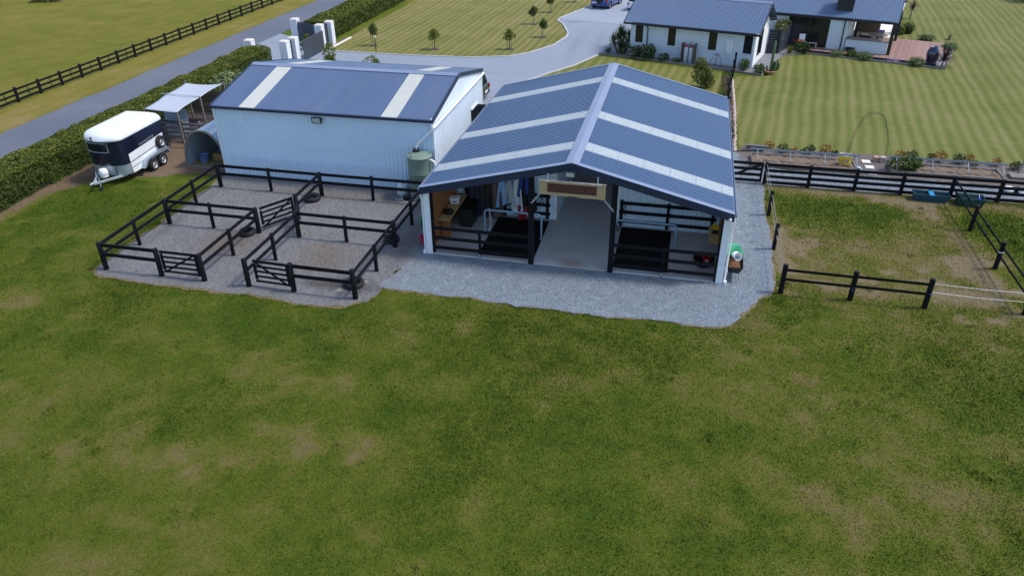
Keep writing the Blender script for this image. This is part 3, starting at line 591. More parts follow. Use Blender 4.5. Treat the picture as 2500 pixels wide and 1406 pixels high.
def stones(name, poly, dens, s0, s1, m, label, lim=None):
    xs = [p[0] for p in poly]; ys = [p[1] for p in poly]; A = (max(xs)-min(xs))*(max(ys)-min(ys)); k = int(A*dens)
    x = nrg.uniform(min(xs), max(xs), k); y = nrg.uniform(min(ys), max(ys), k)
    ok = inpoly(x, y, poly) & in_view(x, y)[0] & ~((x > -.02) & (x < 12.02) & (y > 0) & (y < 14.5))
    if lim is not None: ok &= lim(x, y)
    x, y = x[ok], y[ok]; k = len(x); far = nrg.random(k) < .12; x = x + nrg.normal(0, .11, k)*far; y = y + nrg.normal(0, .11, k)*far
    r = nrg.uniform(s0, s1, k)[:, None]; a = nrg.uniform(0, 2*np.pi, k); q = np.stack([np.cos(a), np.sin(a)], 1); p = np.stack([-np.sin(a), np.cos(a)], 1)
    P = np.stack([x, y, np.full(k, .016)], 1)
    def off(u, v, h): return P + np.concatenate([(q*u + p*v)*r, h*r], 1)
    f_ = nrg.uniform(.6, 1.1, (k, 5))
    V = np.empty((k*5, 3)); one = np.ones((k, 1))
    for i, (u, v) in enumerate(((1, 0), (0, .8), (-1, .1), (-.1, -.8))): V[i::5] = off(u*f_[:, i:i+1], v*f_[:, i:i+1], 0*one)
    V[4::5] = off(nrg.uniform(-.4, .4, (k, 1)), nrg.uniform(-.4, .4, (k, 1)), nrg.uniform(.4, .9, (k, 1)))
    b_ = np.arange(k)[:, None]*5
    F = np.concatenate([b_ + np.array([[0,1,4]]), b_ + np.array([[1,2,4]]), b_ + np.array([[2,3,4]]), b_ + np.array([[3,0,4]])])
    return tag(big_mesh(name, V, F, m), label, 'gravel', kind='stuff')
M['stones'] = leaf_mat('loose_chip', (.055,.071,.092), (.205,.245,.295), (.46,.52,.58), 0, 2.5)
stones('loose_gravel', PAD, 620, .018, .040, M['stones'], 'blue grey loose gravel around the stable', lambda x, y: ((y < 10.5) | (x > 13)) & (nrg.random(len(x)) < np.where(x < .6, np.clip(.12+(x+.6)*.35, .06, .5)+.5*(y < -1.5), 1)))

# clover heads and bits of straw that catch the light in the paddock
k = 1500; ca = nrg.integers(0, 130, k); ax = nrg.uniform(-18, 26, 130); ay = nrg.uniform(-17, 8, 130)
fx_ = ax[ca] + nrg.normal(0, .45, k); fy_ = ay[ca] + nrg.normal(0, .3, k)
ok = in_view(fx_, fy_)[0] & ~inpoly(fx_, fy_, YARD) & ~inpoly(fx_, fy_, PAD) & ~((fx_ > -12.7) & (fx_ < 14) & (fy_ > -.3)); fx_, fy_ = fx_[ok], fy_[ok]; k = len(fx_)
r = nrg.uniform(.006, .010, k); Pc = np.stack([fx_, fy_, np.full(k, .045)], 1); V = np.empty((k*5, 3))
for i, (u, v, h) in enumerate(((1,0,0),(0,1,0),(-1,0,0),(0,-1,0),(0,0,1))): V[i::5] = Pc + np.stack([r*u, r*v, r*h], 1)
b_ = np.arange(k)[:, None]*5
tag(big_mesh('clover_flowers', V, np.concatenate([b_ + np.array([[i, (i+1) % 4, 4]]) for i in range(4)]), leaf_mat('clover_heads', (.42,.40,.30), (.62,.62,.52), None, 0)), 'scattered pale clover heads in the paddock grass', 'clover', kind='stuff')

# ---------------------------------------------------------------- foliage helpers
def leaf_quads(P, Nr, size, tilt=.8):
    k = len(P); rnd = nrg.normal(size=(k, 3)); nn = Nr + rnd*tilt; nn /= np.linalg.norm(nn, axis=1, keepdims=True)
    t = np.cross(nn, nrg.normal(size=(k, 3))); t /= np.linalg.norm(t, axis=1, keepdims=True); b_ = np.cross(nn, t)
    s_ = (size*nrg.uniform(.6, 1.3, k))[:, None]
    V = np.empty((k*4, 3)); V[0::4] = P - t*s_*.5; V[1::4] = P + b_*s_*.28 + nn*s_*.06; V[2::4] = P + t*s_*.5; V[3::4] = P - b_*s_*.28 + nn*s_*.06
    return V, np.arange(k*4).reshape(k, 4)
def leafcloud(name, m, parent, blobs, size):
    """blobs: (centre, radii, count); leaves sit mostly near each blob's surface"""
    Ps, Ns = [], []
    for c, r, k in blobs:
        d = nrg.normal(size=(k, 3)); d /= np.linalg.norm(d, axis=1, keepdims=True)
        rad = np.clip(1 - np.abs(nrg.normal(0, .22, k)), .25, 1.15)[:, None]*(1 + .18*np.sin(d[:, :1]*5 + c[0]*3)*np.cos(d[:, 1:2]*4))
        Ps.append(np.array(c) + d*rad*np.array(r)); Ns.append(d)
    P, Nr = np.concatenate(Ps), np.concatenate(Ns)
    P[:, 2] = np.maximum(P[:, 2], .01)
    V, F = leaf_quads(P, Nr, size); o = big_mesh(name, V, F, m); o.parent = parent; return o
def straps(name, m, parent, c, k, L, w, droop=.5, el=(.2, 1.5), seed=0):
    """sword leaves bursting from a point"""
    r_ = random.Random(seed); mb = MB()
    for i in range(k):
        a = r_.uniform(0, 6.283); e = r_.uniform(*el); l = L*r_.uniform(.7, 1.1); p = Vector(c); sd = Vector((-math.sin(a), math.cos(a), 0))
        pts = []
        for j in range(4):
            ww = w*(1, .95, .7, .05)[j]; pts += [p - sd*ww/2, p + sd*ww/2]
            d = Vector((math.cos(a)*math.cos(e), math.sin(a)*math.cos(e), math.sin(e))); p = p + d*l/3; e -= droop*r_.uniform(.5, 1.2)*.5
            if p.z < .02: p.z = .02
        mb.add(pts, [(0,1,3,2), (2,3,5,4), (4,5,7,6)])
    return mb.build(name, m, parent)
def shrub(label, loc, blobs, m, size, core=True, cat='shrub', name='shrub', stems=3, group=None):
    t = thing(name, label, cat, loc, 0, group)
    leafcloud('foliage', m, t, blobs, size)
    mb = MB(); h = max(b[0][2] for b in blobs)
    for i in range(stems):
        a = i*2.1; mb.tube([(0,0,-.02), (.05*math.cos(a), .05*math.sin(a), h*.4), (blobs[i % len(blobs)][0][0]*.8, blobs[i % len(blobs)][0][1]*.8, h*.9)], [.03, .02, .008], 6)
    mb.build('stem', M['trunk'], t)
    return t

def hedge(label, x0, x1, y0, y1, h, dens, size):
    t = thing('hedge', label, 'hedge', ((x0+x1)/2, y0, 0)); L = y1-y0; W = (x1-x0)/2
    def surf(px_, py_, pz_): # bumpy outline
        k = (fbm(py_*1.0, px_*1.0+pz_*2.3, 1.3, 71, 3)-.5)*.34 + (fbm(py_, px_+pz_, .4, 77, 2)-.5)*.22; return k
    Ps, Ns = [], []
    for side, A in (('top', 2*W*L), ('r', h*L), ('l', h*L*.6), ('e0', 2*W*h), ('e1', 2*W*h)):
        k = int(A*dens); u = nrg.random(k); v = nrg.random(k)
        if side == 'top': P = np.stack([(u*2-1)*W, v*L, np.full(k, h)], 1); nr = (0,0,1)
        elif side in 'rl': sg = 1 if side == 'r' else -1; P = np.stack([np.full(k, sg*W), v*L, u**.9*h], 1); nr = (sg,0,.15)
        else: sg = -1 if side == 'e0' else 1; P = np.stack([(u*2-1)*W, np.full(k, 0 if sg < 0 else L), v*h], 1); nr = (0,sg,.15)
        nr = np.array(nr, float); q = surf(P[:,0], P[:,1]+y0, P[:,2]); dpt = -np.abs(nrg.normal(0, .07, k))
        P = P + nr*(q+dpt)[:, None]
        rnd_ = np.clip((P[:,2]-h+.25)/.25, 0, 1)*np.clip((np.abs(P[:,0])-W+.25)/.25, 0, 1); P[:,2] -= rnd_*.1
        Ps.append(P); Ns.append(np.tile(nr, (k, 1)))
    P = np.concatenate(Ps); P[:,2] = np.maximum(P[:,2], .02)
    V, F = leaf_quads(P, np.concatenate(Ns), size, .75); o = big_mesh('foliage', V, F, M['lf_hedge']); o.parent = t
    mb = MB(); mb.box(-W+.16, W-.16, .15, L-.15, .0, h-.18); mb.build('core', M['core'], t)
    return t
hedge('long clipped green hedge along the road, behind the horse float', -23.0, -21.0, -7.5, 26.0, 1.55, 720, .10)
hedge('clipped green hedge beyond the white gate pillars', -22.9, -20.2, 35.2, 75, 1.5, 330, .15)
# ---------------------------------------------------------------- stable with the open front
SW, SD, ZE, ZR = 12.04, 14.42, 3.02, 4.53; XM = SW/2
st = thing('stable', 'open fronted stable with blue ribbed gable roof and clear roof lights', 'stable')
sl = math.hypot(XM+.04, ZR-ZE); slope = Vector((XM+.04, 0, -(ZR-ZE))).normalized()
zones = [(0, 1.54, 'm'), (1.54, 2.40, 's'), (2.40, 5.50, 'm'), (5.50, 6.42, 's'), (6.42, 11.06, 'm'), (11.06, 12.0, 's'), (12.0, 14.42, 'm')]
def roof_z(x): return ZR - abs(x-XM)*(ZR-ZE)/(XM+.04)
for sg in (-1, 1):
    dn = Vector((sg*slope.x, 0, slope.z)); nr = Vector((sg*-slope.z, 0, slope.x))
    for y0, y1, k in zones:
        mb = MB(); g_ = .004 if k == 's' else 0
        mb.corr((XM, y0-.12 if y0 == 0 else y0, ZR - .035 + g_), (0,1,0), dn, nr, y1-y0+(.12 if y0 == 0 else 0), sl, .207, .06, 'rib')
        o = mb.build('roof_light' if k == 's' else 'roof_panel', M['sky'] if k == 's' else M['roof'], st)
        if k == 's':
            sc = MB()
            for i in range(6):
                d_ = .55 + i*1.05; q = Vector((XM, 0, ZR-.03+g_)) + dn*d_ + nr*.072
                for j in range(4): sc.cyl(q + Vector((0, y0+.14+j*.194, 0)), q + Vector((0, y0+.14+j*.194, 0)) + nr*.012, .014, n=6)
                sc.bar(q + Vector((0, y0+.02, -.003)), q + Vector((0, y1-.02, -.003)), .012, .004, nr)
            sc.build('screw_line', M['galv'], o)
    # ridge capping, verge flashings, gutter
    a = Vector((XM, -.16, ZR+.058)); b = a + dn*.27
    mb = MB(); mb.extr([a, b, b - nr*.012, a - nr*.012], (0,0,0), (0, SD+.18, 0)); mb.build('ridge_cap', M['cap'], st)
    for y0, w in ((-.16, .24), (SD-.1, .14)):
        a = Vector((XM, y0, ZR+.052)); b = a + dn*(sl+.02)
        mb = MB(); mb.extr([a, b, b - nr*.012, a - nr*.012], (0,0,0), (0, w, 0)); mb.build('verge_flashing', M['cap'], st)
    mb = MB(); a = Vector((XM, -.175, ZR+.045)); b = a + dn*(sl+.03)
    mb.extr([a, b, b - Vector((0,0,.30)), a - Vector((0,0,.30))], (0,0,0), (0, .03, 0)); mb.build('fascia_board', M['navy'], st)
    mb = MB(); xg = XM + sg*(XM+.09); mb.extr([(xg-.05,0,ZE-.10),(xg+.05,0,ZE-.10),(xg+.06,0,ZE-.01),(xg+.045,0,ZE-.01),(xg+.04,0,ZE-.085),(xg-.04,0,ZE-.085),(xg-.045,0,ZE-.01),(xg-.06,0,ZE-.01)], (0,-.14,0), (0,SD+.16,0))
    mb.build('gutter', M['cap'], st)
    xp = XM + sg*(XM+.10)
    mb = MB(); mb.tube([(xp, .05, ZE-.1), (xp, .06, 2.6), (xp - sg*.02, .1, 2.4), (xp - sg*.02, .1, .18), (xp, .02, .05)], .045, 10); mb.build('downpipe', M['pvc'], st, True)
    mb = MB(); mb.cyl((xp, .04, .02), (xp, .04, .14), .08, .075, 14); mb.build('pipe_boot', M['white'], st)
    # outer long wall: ribbed steel outside, board lining inside
    xw = 0.02 if sg < 0 else SW-.02
    mb = MB(); mb.corr((xw, .25, .06), (0,1,0), (0,0,1), (sg,0,0), SD-.3, ZE-.14, .2, .02, 'trap'); mb.build('side_wall', M['cladw'], st)
    xl = xw - sg*.10
    mb = MB(); mb.box(min(xl, xl-sg*.02), max(xl, xl-sg*.02), .3, 4.15, .08, 2.86); mb.build('board_lining', M['osb'], st)
    # white corner box and the black jamb beside it
    xc = .13 if sg < 0 else SW-.13
    mb = MB(); mb.box(xc-.13, xc+.13, .0, .26, .0, 2.80); mb.build('corner_post', M['white'], st, bev=.008)
    mb = MB(); mb.box(xc-sg*.17-.035, xc-sg*.17+.035, .02, .22, .06, 2.85); mb.build('door_jamb', M['black'], st)
mb = MB(); mb.box(.04, SW-.04, .01, SD-.02, -.05, .06); mb.build('concrete_floor', M['conc'], st, bev=.01)
for x in (4.45, 7.68):
    mb = MB(); mb.box(x-.105, x+.105, -.06, .15, .02, roof_z(x)-.12); mb.build('post', M['black'], st, bev=.02)
# cross walls at the back of the bays, with the aisle walls behind
for x0, x1, sg in ((.12, 4.72, 1), (7.52, 11.92, -1)):
    mb = MB(); k = 12; pts = []
    mb.corr((x0, 4.22, .06), (1,0,0), (0,0,1), (0,-1,0), x1-x0, 2.90, .2, .018, 'trap')
    mb.add([(x0,4.222,2.9), (x1,4.222,2.9), (x1,4.222,roof_z(x1)-.1), (x0,4.222,roof_z(x0)-.1)], [(0,1,2,3)])
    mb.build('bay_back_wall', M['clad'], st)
    xa = x1 if sg > 0 else x0
    mb = MB(); mb.box(xa-.06, xa+.06, 4.16, 4.32, .06, roof_z(xa)-.1); mb.build('wall_corner', M['white'], st)
    mb = MB(); mb.box(xa-.04, xa+.04, 4.34, SD-.2, .06, 2.75); mb.build('aisle_wall', M['clad'], st)
mb = MB(); mb.box(.1, SW-.1, SD-.10, SD-.04, .06, 3.0); mb.add([(.1,SD-.06,3.0),(SW-.1,SD-.06,3.0),(XM,SD-.06,ZR-.1)], [(0,1,2)]); mb.build('rear_wall', M['cladw'], st)
for y in (.12, 4.26, 8.0, 11.5, 14.2):
    mb = MB()
    for sg in (-1, 1): mb.bar((XM, y, ZR-.20), (XM+sg*(XM-.2), y, ZE-.12), .08, .2)
    mb.build('rafter', M['greywood'], st)
# black rails: three across the front of each bay and three on each back wall
for x0, x1 in ((.36, 4.36), (7.78, 11.68)):
    for z in (1.22, .77, .33):
        mb = MB(); mb.box(x0, x1, .03, .08, z-.07, z+.07); mb.build('front_rail', M['black'], st, bev=.006)
    xm = x0 + 1.92
    mb = MB(); mb.box(xm-.05, xm+.05, .085, .17, .06, 1.25); mb.build('rail_post', M['black'], st)
    mb = MB(); mb.box(xm-.05, xm+.06, -.03, .06, .06, .2); mb.build('post_bracket', M['alu'], st, bev=.01)
for x0, x1, pp in ((.5, 4.5, (4.36, 2.4, .6)), (7.6, 11.75, (7.68, 9.7, 11.6))):
    for z in (1.20, .77, .34):
        mb = MB(); mb.box(x0, x1, 4.08, 4.13, z-.07, z+.07); mb.build('wall_rail', M['black'], st, bev=.006)
    for x in pp:
        mb = MB(); mb.box(x-.06, x+.06, 4.135, 4.19, .07, 1.32); mb.build('wall_rail_post', M['black'], st)
# bench and shelf are fixed to the side linings
mb = MB(); mb.box(.16, .66, 1.25, 4.0, .96, 1.02); mb.build('work_bench', M['pine'], st, bev=.008)
mb = MB(); [mb.box(.2, .6, y, y+.08, .06, .955) for y in (1.5, 3.8)]; mb.build('bench_leg', M['osb'], st)
mb = MB(); mb.box(11.42, 11.84, 1.5, 3.1, .96, 1.0); mb.build('shelf', M['pine'], st, bev=.02)
for x0, x1, y0, y1 in ((2.15, 4.5, .30, 3.92), (7.74, 9.92, .33, 4.02)):
    mb = MB(); mb.box(x0, x1, y0, y1, .061, .085)
    tag(mb.build('rubber_mat', M['rubber'], bev=.006), 'black rubber mat on the floor of the ' + ('left bay under the hanging rugs' if x0 < 5 else 'right bay beside the aisle'), 'mat', 'rubber mats in the stable')

def floodlight(label, loc, rz, tilt, w=.40, h=.24):
    t = thing('floodlight', label, 'floodlight', loc, rz)
    f = Vector((0, -math.cos(tilt), -math.sin(tilt))); u = Vector((0, -math.sin(tilt), math.cos(tilt)))
    c = f*.16
    mb = MB(); mb.bar(c + Vector((-w/2,0,0)), c + Vector((w/2,0,0)), .07, h, u); mb.build('housing', M['blk'], t, bev=.012)
    mb = MB(); c2 = c + f*.037; mb.bar(c2 + Vector((-w/2+.05,0,0)), c2 + Vector((w/2-.05,0,0)), .006, h-.07, u); mb.build('lens', M['lens'], t)
    mb = MB(); mb.bar((0,0,0), c + u*.05, .05, .03); mb.bar((-w/2-.01,-.0,0), (-w/2-.01, c.y, c.z), .02, .03); mb.bar((w/2+.01,0,0), (w/2+.01, c.y, c.z), .02, .03); mb.bar((-w/2,0,0), (w/2,0,0), .02, .03); mb.build('bracket', M['blk'], t)
    return t
M['lens'] = pm('lamp_lens', (.42, .45, .46), .15, 0, .1, 6)
floodlight('black floodlight at the peak of the open stable', (6.0, -.20, 4.22), 0, .12, .42, .24)
floodlight('black floodlight on the white front wall of the garage', (-7.32, 6.03, 3.36), 0, .12, .50, .30)
t = thing('sensor_light', 'small white sensor on the right eave corner of the stable', 'sensor', (SW-.1, -.18, 2.86))
MB().cyl((0,0,0), (0,-.07,0), .035, n=10).build('base', M['pvc'], t); MB().lathe([(.01,-.06),(.045,-.04),(.05,.02),(.02,.06)], 10, (.02,-.12,.04)).build('head', M['pvc'], t, True)

# hanging timber sign with a rust coloured plate
t = thing('timber_sign', 'rough timber slab sign with blank rust brown plate hanging under the gable', 'sign', (6.08, -.22, 3.52))
def slab(u, v):
    x = -1.26 + 2.52*u; lo = -.25 - .03*u + .008*math.sin(u*19) - .04*max(0, 1-abs(u-.40)/.04) + .035*max(0, 1-abs(u-.52)/.09) - .02*max(0, 1-abs(u-.7)/.12); return x, lo
top = [(-1.26+2.52*i/24, 0, .30 + .012*math.sin(i*1.9)) for i in range(25)]; bot = [(slab(1-i/24, 0)[0], 0, slab(1-i/24, 0)[1]) for i in range(25)]
mb = MB(); mb.extr(top + bot, (0,-.03,0), (0,.06,0)); mb.build('slab', M['signwood'], t)
mb = MB(); mb.grid(lambda u, v: (-1.27+2.54*u, -.045+.09*v, .315 + .022*math.sin(u*37)*math.sin(v*5+u*11)), 40, 4); mb.build('bark_edge', M['bark'], t, solid=.02)
mb = MB(); mb.box(-.95, .93, -.042, -.032, -.13, .23); mb.build('plate', M['rust'], t)
def chain(mb, p, q, n, r=.032):
    p, q = Vector(p), Vector(q); d = (q-p)/n
    for i in range(n):
        c = p + d*(i+.5); a = d.normalized(); b = Vector((0,1,0)) if i % 2 else a.cross(Vector((0,1,0))).normalized()
        mb.tube([c + a*math.cos(k*.7854)*d.length*.72 + b*math.sin(k*.7854)*r for k in range(9)], .014, 5)
for q in ((( -1.27,.05,-.30), (-1.64,.18,-.80), 7), ((1.22,.05,-.32), (1.60,.18,-.82), 8)):
    mb = MB(); chain(mb, *q); mb.build('side_chain', M['galv'], t)
for x in (-.95, .95):
    mb = MB(); chain(mb, (x,.02,.30), (x,.06,.62), 5, .025); mb.build('hanging_chain', M['galv'], t)

# pipe hoops
def hoop(label, x0, x1, y, h):
    r = .16; t = thing('pipe_rail', label, 'rail', ((x0+x1)/2, y, .085)); w = (x1-x0)/2
    pts = [(-w,0,0)] + [(-w+r-r*math.cos(a), 0, h-r+r*math.sin(a)) for a in (0,.4,.8,1.2,1.5708)] + [(w-r+r*math.sin(a), 0, h-r+r*math.cos(a)) for a in (0,.4,.8,1.2,1.5708)] + [(w,0,0)]
    MB().tube(pts, .042, 10).build('pipe', M['bluepipe'], t, True)
    for x in (-w, w): MB().box(x-.07, x+.07, -.07, .07, 0, .012).build('foot_plate', M['bluepipe'], t)
hoop('pale blue pipe hoop rail standing in the left bay', 1.98, 4.48, 2.1, 1.17)
hoop('pale blue pipe hoop rail standing in the right bay', 7.58, 10.12, 2.6, 1.0)

# rugs hung on the wall rails
def rug(label, x, z1, z0, w0, w1, m, m2=None, lean=0, seed=0):
    t = thing('horse_rug', label, 'horse rug', (x, 3.96, z0)); r_ = random.Random(seed); ph = r_.uniform(0, 6); f1 = r_.uniform(9, 13); H = z1-z0
    def fn(u, v):
        ww = 1.25*(w0 + (w1-w0)*(1-v)**.7); a = (u-.5)
        return (a*ww + lean*(1-v), -.10 + .07*math.sin(u*f1+ph)*(1.1-v*.8) - .05*(1-v) + .02*math.sin(v*5+u*3), v*H + .10*math.sin(u*5+ph)*(1-v))
    MB().grid(fn, 22, 12).build('cloth', m, t, True, solid=.02)
    def fn2(u, v): p = fn(u, v*.05); return (p[0], p[1]-.012, p[2])
    MB().grid(fn2, 22, 2).build('binding', m2 or M['navy'], t, True, solid=.012)
    MB().tube([(0,-.03,H-.05),(0,.02,H+.04),(0,.10,H+.06)], .012, 6).build('hook', M['blk'], t)
cl = lambda n_, c: pm(n_, c, .85, 0, .25, 7, bump=.2, bscale=14)
C_navy = cl('navy_rug', (.022,.026,.05)); C_grey = cl('charcoal_rug', (.028,.027,.034)); C_br = cl('brown_rug', (.035,.024,.018)); C_tan = cl('taupe_rug', (.12,.095,.085))
C_blue = cl('sky_blue_rug', (.28,.48,.78)); C_lt = cl('pale_grey_rug', (.42,.47,.52)); C_wh = cl('off_white_rug', (.66,.72,.78)); C_bk = cl('black_rug', (.006,.006,.009)); C_red = cl('red_rug', (.30,.015,.02)); C_roy = cl('royal_rug', (.02,.06,.28))
rug('dark navy horse rug hanging furthest left on the bay wall', 1.0, 1.9, .07, .35, .5, C_navy, seed=1)
rug('charcoal horse rug hanging between the navy and brown rugs', 1.42, 1.95, .07, .3, .5, C_grey, seed=2)
rug('dark brown horse rug, short, tucked between charcoal and taupe rugs', 1.72, 1.85, .5, .25, .4, C_br, seed=3)
rug('long taupe horse rug trailing to the floor', 2.0, 1.9, .07, .16, .62, C_tan, lean=.12, seed=4)
rug('sky blue horse rug with navy binding', 2.34, 1.95, .62, .14, .46, C_blue, seed=5)
rug('pale grey horse rug between the sky blue and off white rugs', 2.68, 1.95, .72, .1, .5, C_lt, seed=6)
rug('off white horse rug with dark binding', 3.02, 2.05, .42, .14, .52, C_wh, seed=7)
rug('black horse rug bundled beside the black post', 3.5, 2.05, .6, .3, .75, C_bk, C_bk, seed=8)
rug('red horse rug low on the wall under the black rug', 3.28, .75, .07, .3, .34, C_red, seed=9)
rug('royal blue horse rug peeping out above the black rug', 3.36, 2.15, 1.3, .3, .5, C_roy, seed=10)
for lb, x, y, z, h in (('coiled dark lead rope on the left bay rail', 4.15, 4.0, 1.15, .36), ('coiled dark lead rope hung high in the right bay', 7.85, 4.0, 1.16, .5), ('coiled dark lead rope hung low in the right bay', 7.62, 3.6, .55, .5)):
    t = thing('lead_rope', lb, 'rope', (x, y, z)); mb = MB()
    for k in range(3): mb.tube([(.05*math.sin(a)*(1+k*.2), -.02*k, -h/2+h/2*math.cos(a)*(1-.08*k)) for a in [j*.524 for j in range(13)]], .012, 5)
    mb.build('loop', M['hnavy'], t)
# loose things in the bays
t = thing('storage_box', 'white plastic box on the timber bench', 'box', (.38, 3.0, 1.02), .2)
MB().extr([(-.18,-.13,0),(.18,-.13,0),(.22,-.16,.26),(-.22,-.16,.26)], (0,0,0), (0,.28,0)).build('bin', M['pvc'], t, bev=.02); MB().box(-.24,.24,-.17,.16,.262,.29).build('lid', M['pvc'], t, bev=.01); MB().box(-.08,.08,-.168,-.155,.1,.15).build('print', M['navy'], t)
t = thing('gear_bag', 'black gear bag lying on the near end of the bench', 'bag', (.42, 1.9, 1.02))
MB().lathe([(.02,0),(.2,.02),(.24,.1),(.18,.17),(.05,.19)], 16).build('body', M['blk'], t, True); MB().tube([(.15,-.1,.12),(.24,-.2,-.05),(.25,-.24,-.4),(.24,-.2,-.75)], .012, 6).build('strap', M['blk'], t)
t = thing('feed_bin', 'tall dark feed bin standing below the rugs beside the bench', 'bin', (.98, 3.1, .06))
MB().box(-.26,.26,-.5,.6,0,.86).build('bin', M['blk'], t, bev=.03); MB().box(-.29,.29,-.53,.63,.861,.91).build('lid', M['rubber'], t, bev=.02)
t = thing('tap_hose', 'brass tap with thin pale hose in the left bay', 'tap', (2.08, 2.55, .06))
MB().cyl((0,0,0),(0,0,1.05),.025,n=8).build('standpipe', M['galv'], t); MB().lathe([(.03,0),(.05,.02),(.05,.06),(.02,.09)],10,(0,-.05,1.0)).build('tap_head', M['alu'], t); MB().tube([(0,-.08,1.0),(.12,-.15,.6),(.1,-.2,.25),(-.05,-.25,.02)], .012, 6).build('hose', M['pvc'], t)
t = thing('floor_drain', 'round pale floor drain in the left rubber mat', 'drain', (2.98, 1.3, .086)); MB().lathe([(.001,.0),(.11,.0),(.11,.012),(.001,.012)], 20, cap=False).build('grate', M['galv'], t)
t = thing('tool_box', 'black and yellow tool box on the right shelf', 'tool box', (11.66, 2.5, 1.0))
MB().box(-.13,.13,-.22,.22,0,.2).build('case', M['blk'], t, bev=.02); MB().box(-.135,.135,-.225,.225,.201,.235).build('lid', M['yellow'], t, bev=.008); MB().box(-.134,.134,-.2,-.14,.05,.2).build('latch', M['yellow'], t)
t = thing('rubber_tub', 'low black rubber tub on the floor of the right bay', 'tub', (11.3, 1.35, .06))
MB().lathe([(.32,0),(.42,.28),(.43,.30),(.40,.30),(.31,.03),(.001,.03)], 22, cap=False).build('tub', M['blk'], t, True)
t = thing('red_feed_bag', 'red feed bucket with white lettering standing in the black tub', 'bucket', (11.42, 1.32, .10))
MB().lathe([(.13,0),(.17,.34),(.18,.36),(.16,.35),(.12,.03),(.001,.02)], 18, cap=False).build('bucket', M['red'], t, True)
mb = MB()
for k, (a, z) in enumerate([(a, z) for z in (.24, .17) for a in (-1.95, -1.8, -1.65, -1.5, -1.35, -1.2)]):
    r = .168; mb.bar((r*math.cos(a), r*math.sin(a), z-.02), (r*math.cos(a), r*math.sin(a), z+.02+.008*(k % 3)), .018, .004, (math.cos(a), math.sin(a), 0))
mb.build('lettering', M['pvc'], t); MB().tube([(-.17,0,.35),(-.08,-.05,.5),(.08,-.05,.5),(.17,0,.35)], .006, 5).build('handle', M['galv'], t)
t = thing('red_scoop', 'red feed scoop lying behind the black tub', 'scoop', (11.2, 2.0, .06), .6)
MB().grid(lambda u, v: (-.22+.44*u, .13*math.cos(math.pi*v), .14-.13*math.sin(math.pi*v)*(1-.3*u)), 6, 8).build('bowl', M['red'], t, True, solid=.01); MB().cyl((.2,0,.1),(.42,0,.14),.02,n=8).build('grip', M['red'], t)
# outside the stable
t = thing('hose_reel', 'green and black hose reel on the left corner of the stable', 'hose reel', (-.03, .55, 1.25))
MB().lathe([(.23,-.03),(.25,-.02),(.25,.02),(.23,.03)], 22, (-.27,0,0), 'x').build('drum_side', M['dgreen'], t, True); MB().lathe([(.17,-.09),(.19,-.06),(.19,.06),(.17,.09)], 20, (-.16,0,0), 'x').build('hose_coil', M['dgreen'], t, True); MB().box(-.3,-.0,-.06,.06,.12,.27).build('housing', M['blk'], t, bev=.03)
MB().tube([(-.2,-.1,-.2),(-.22,-.16,-.45),(-.18,-.12,-.65)], .012, 6).build('hose_end', M['stone'], t)
t = thing('pink_bucket', 'pink red bucket at the foot of the left stable corner', 'bucket', (-.42, .85, .02)); MB().lathe([(.15,0),(.2,.32),(.21,.34),(.185,.33),(.14,.03),(.001,.03)], 18, cap=False).build('bucket', pm('pink_plastic', (.55,.03,.10), .45), t, True); MB().tube([(-.2,0,.33),(0,-.2,.3),(.2,0,.33)], .006, 5).build('handle', M['galv'], t)

# wheelbarrow
t = thing('wheelbarrow', 'black wheelbarrow full of dung parked against the right stable wall', 'wheelbarrow', (12.45, .75, .02))
def tray(s_, z): return [(-.30*s_,-.52*s_-.05,z),(.30*s_,-.52*s_-.05,z),(.33*s_,.45*s_,z),(-.33*s_,.45*s_,z)]
lo, hi = tray(.62, .32), tray(1.0, .66)
mb = MB(); mb.add(lo+hi, [(0,1,2,3),(0,1,5,4),(1,2,6,5),(2,3,7,6),(3,0,4,7)]); mb.build('tray', M['blk'], t, solid=.012)
mb = MB(); mb.tube([Vector(p)+Vector((0,0,.005)) for p in hi+hi[:1]], .015, 6); mb.build('rim', M['blk'], t)
mb = MB(); mb.grid(lambda u, v: (-.22+.44*u, -.44+.78*v, .55+.13*math.sin(math.pi*u)*math.sin(math.pi*v)+.03*math.sin(u*17)*math.sin(v*19)), 18, 24); mb.build('load', M['dung'], t, True)
for s_ in (-1, 1):
    MB().tube([(s_*.12,.78,.2),(s_*.2,.3,.31),(s_*.26,-.5,.48),(s_*.3,-.95,.62)], .018, 8).build('handle', M['galv'], t); MB().tube([(s_*.24,-.25,.42),(s_*.25,-.3,.02),(s_*.25,-.12,.01)], .015, 6).build('leg', M['galv'], t)
MB().lathe([(.09,-.035),(.19,-.045),(.2,0),(.19,.045),(.09,.035)], 20, (0,.8,.2), 'x').build('wheel', M['tyre'], t, True)
t = thing('white_bucket', 'white bucket tipped on its side in the wheelbarrow', 'bucket', (12.52, .92, .82), 0); mb = MB(); mb.lathe([(.001,-.2),(.14,-.2),(.165,.16),(.15,.16),(.13,-.18)], 18, cap=False); o = mb.build('bucket', M['pvc'], t, True); o.rotation_euler = (R_(75), 0, R_(15)); mb = MB(); mb.tube([(-.16,0,.14),(-.1,.1,.26),(.1,.1,.26),(.16,0,.14)], .007, 6); o = mb.build('handle', M['pvc'], t); o.rotation_euler = (R_(75), 0, R_(15))
t = thing('green_tub', 'mint green plastic tub propped behind the wheelbarrow', 'tub', (12.45, 2.0, .02), .1)
mb = MB(); P8 = [(math.copysign(abs(math.cos(a))**.5, math.cos(a)), math.copysign(abs(math.sin(a))**.5, math.sin(a))) for a in [k*math.pi/12 for k in range(24)]]
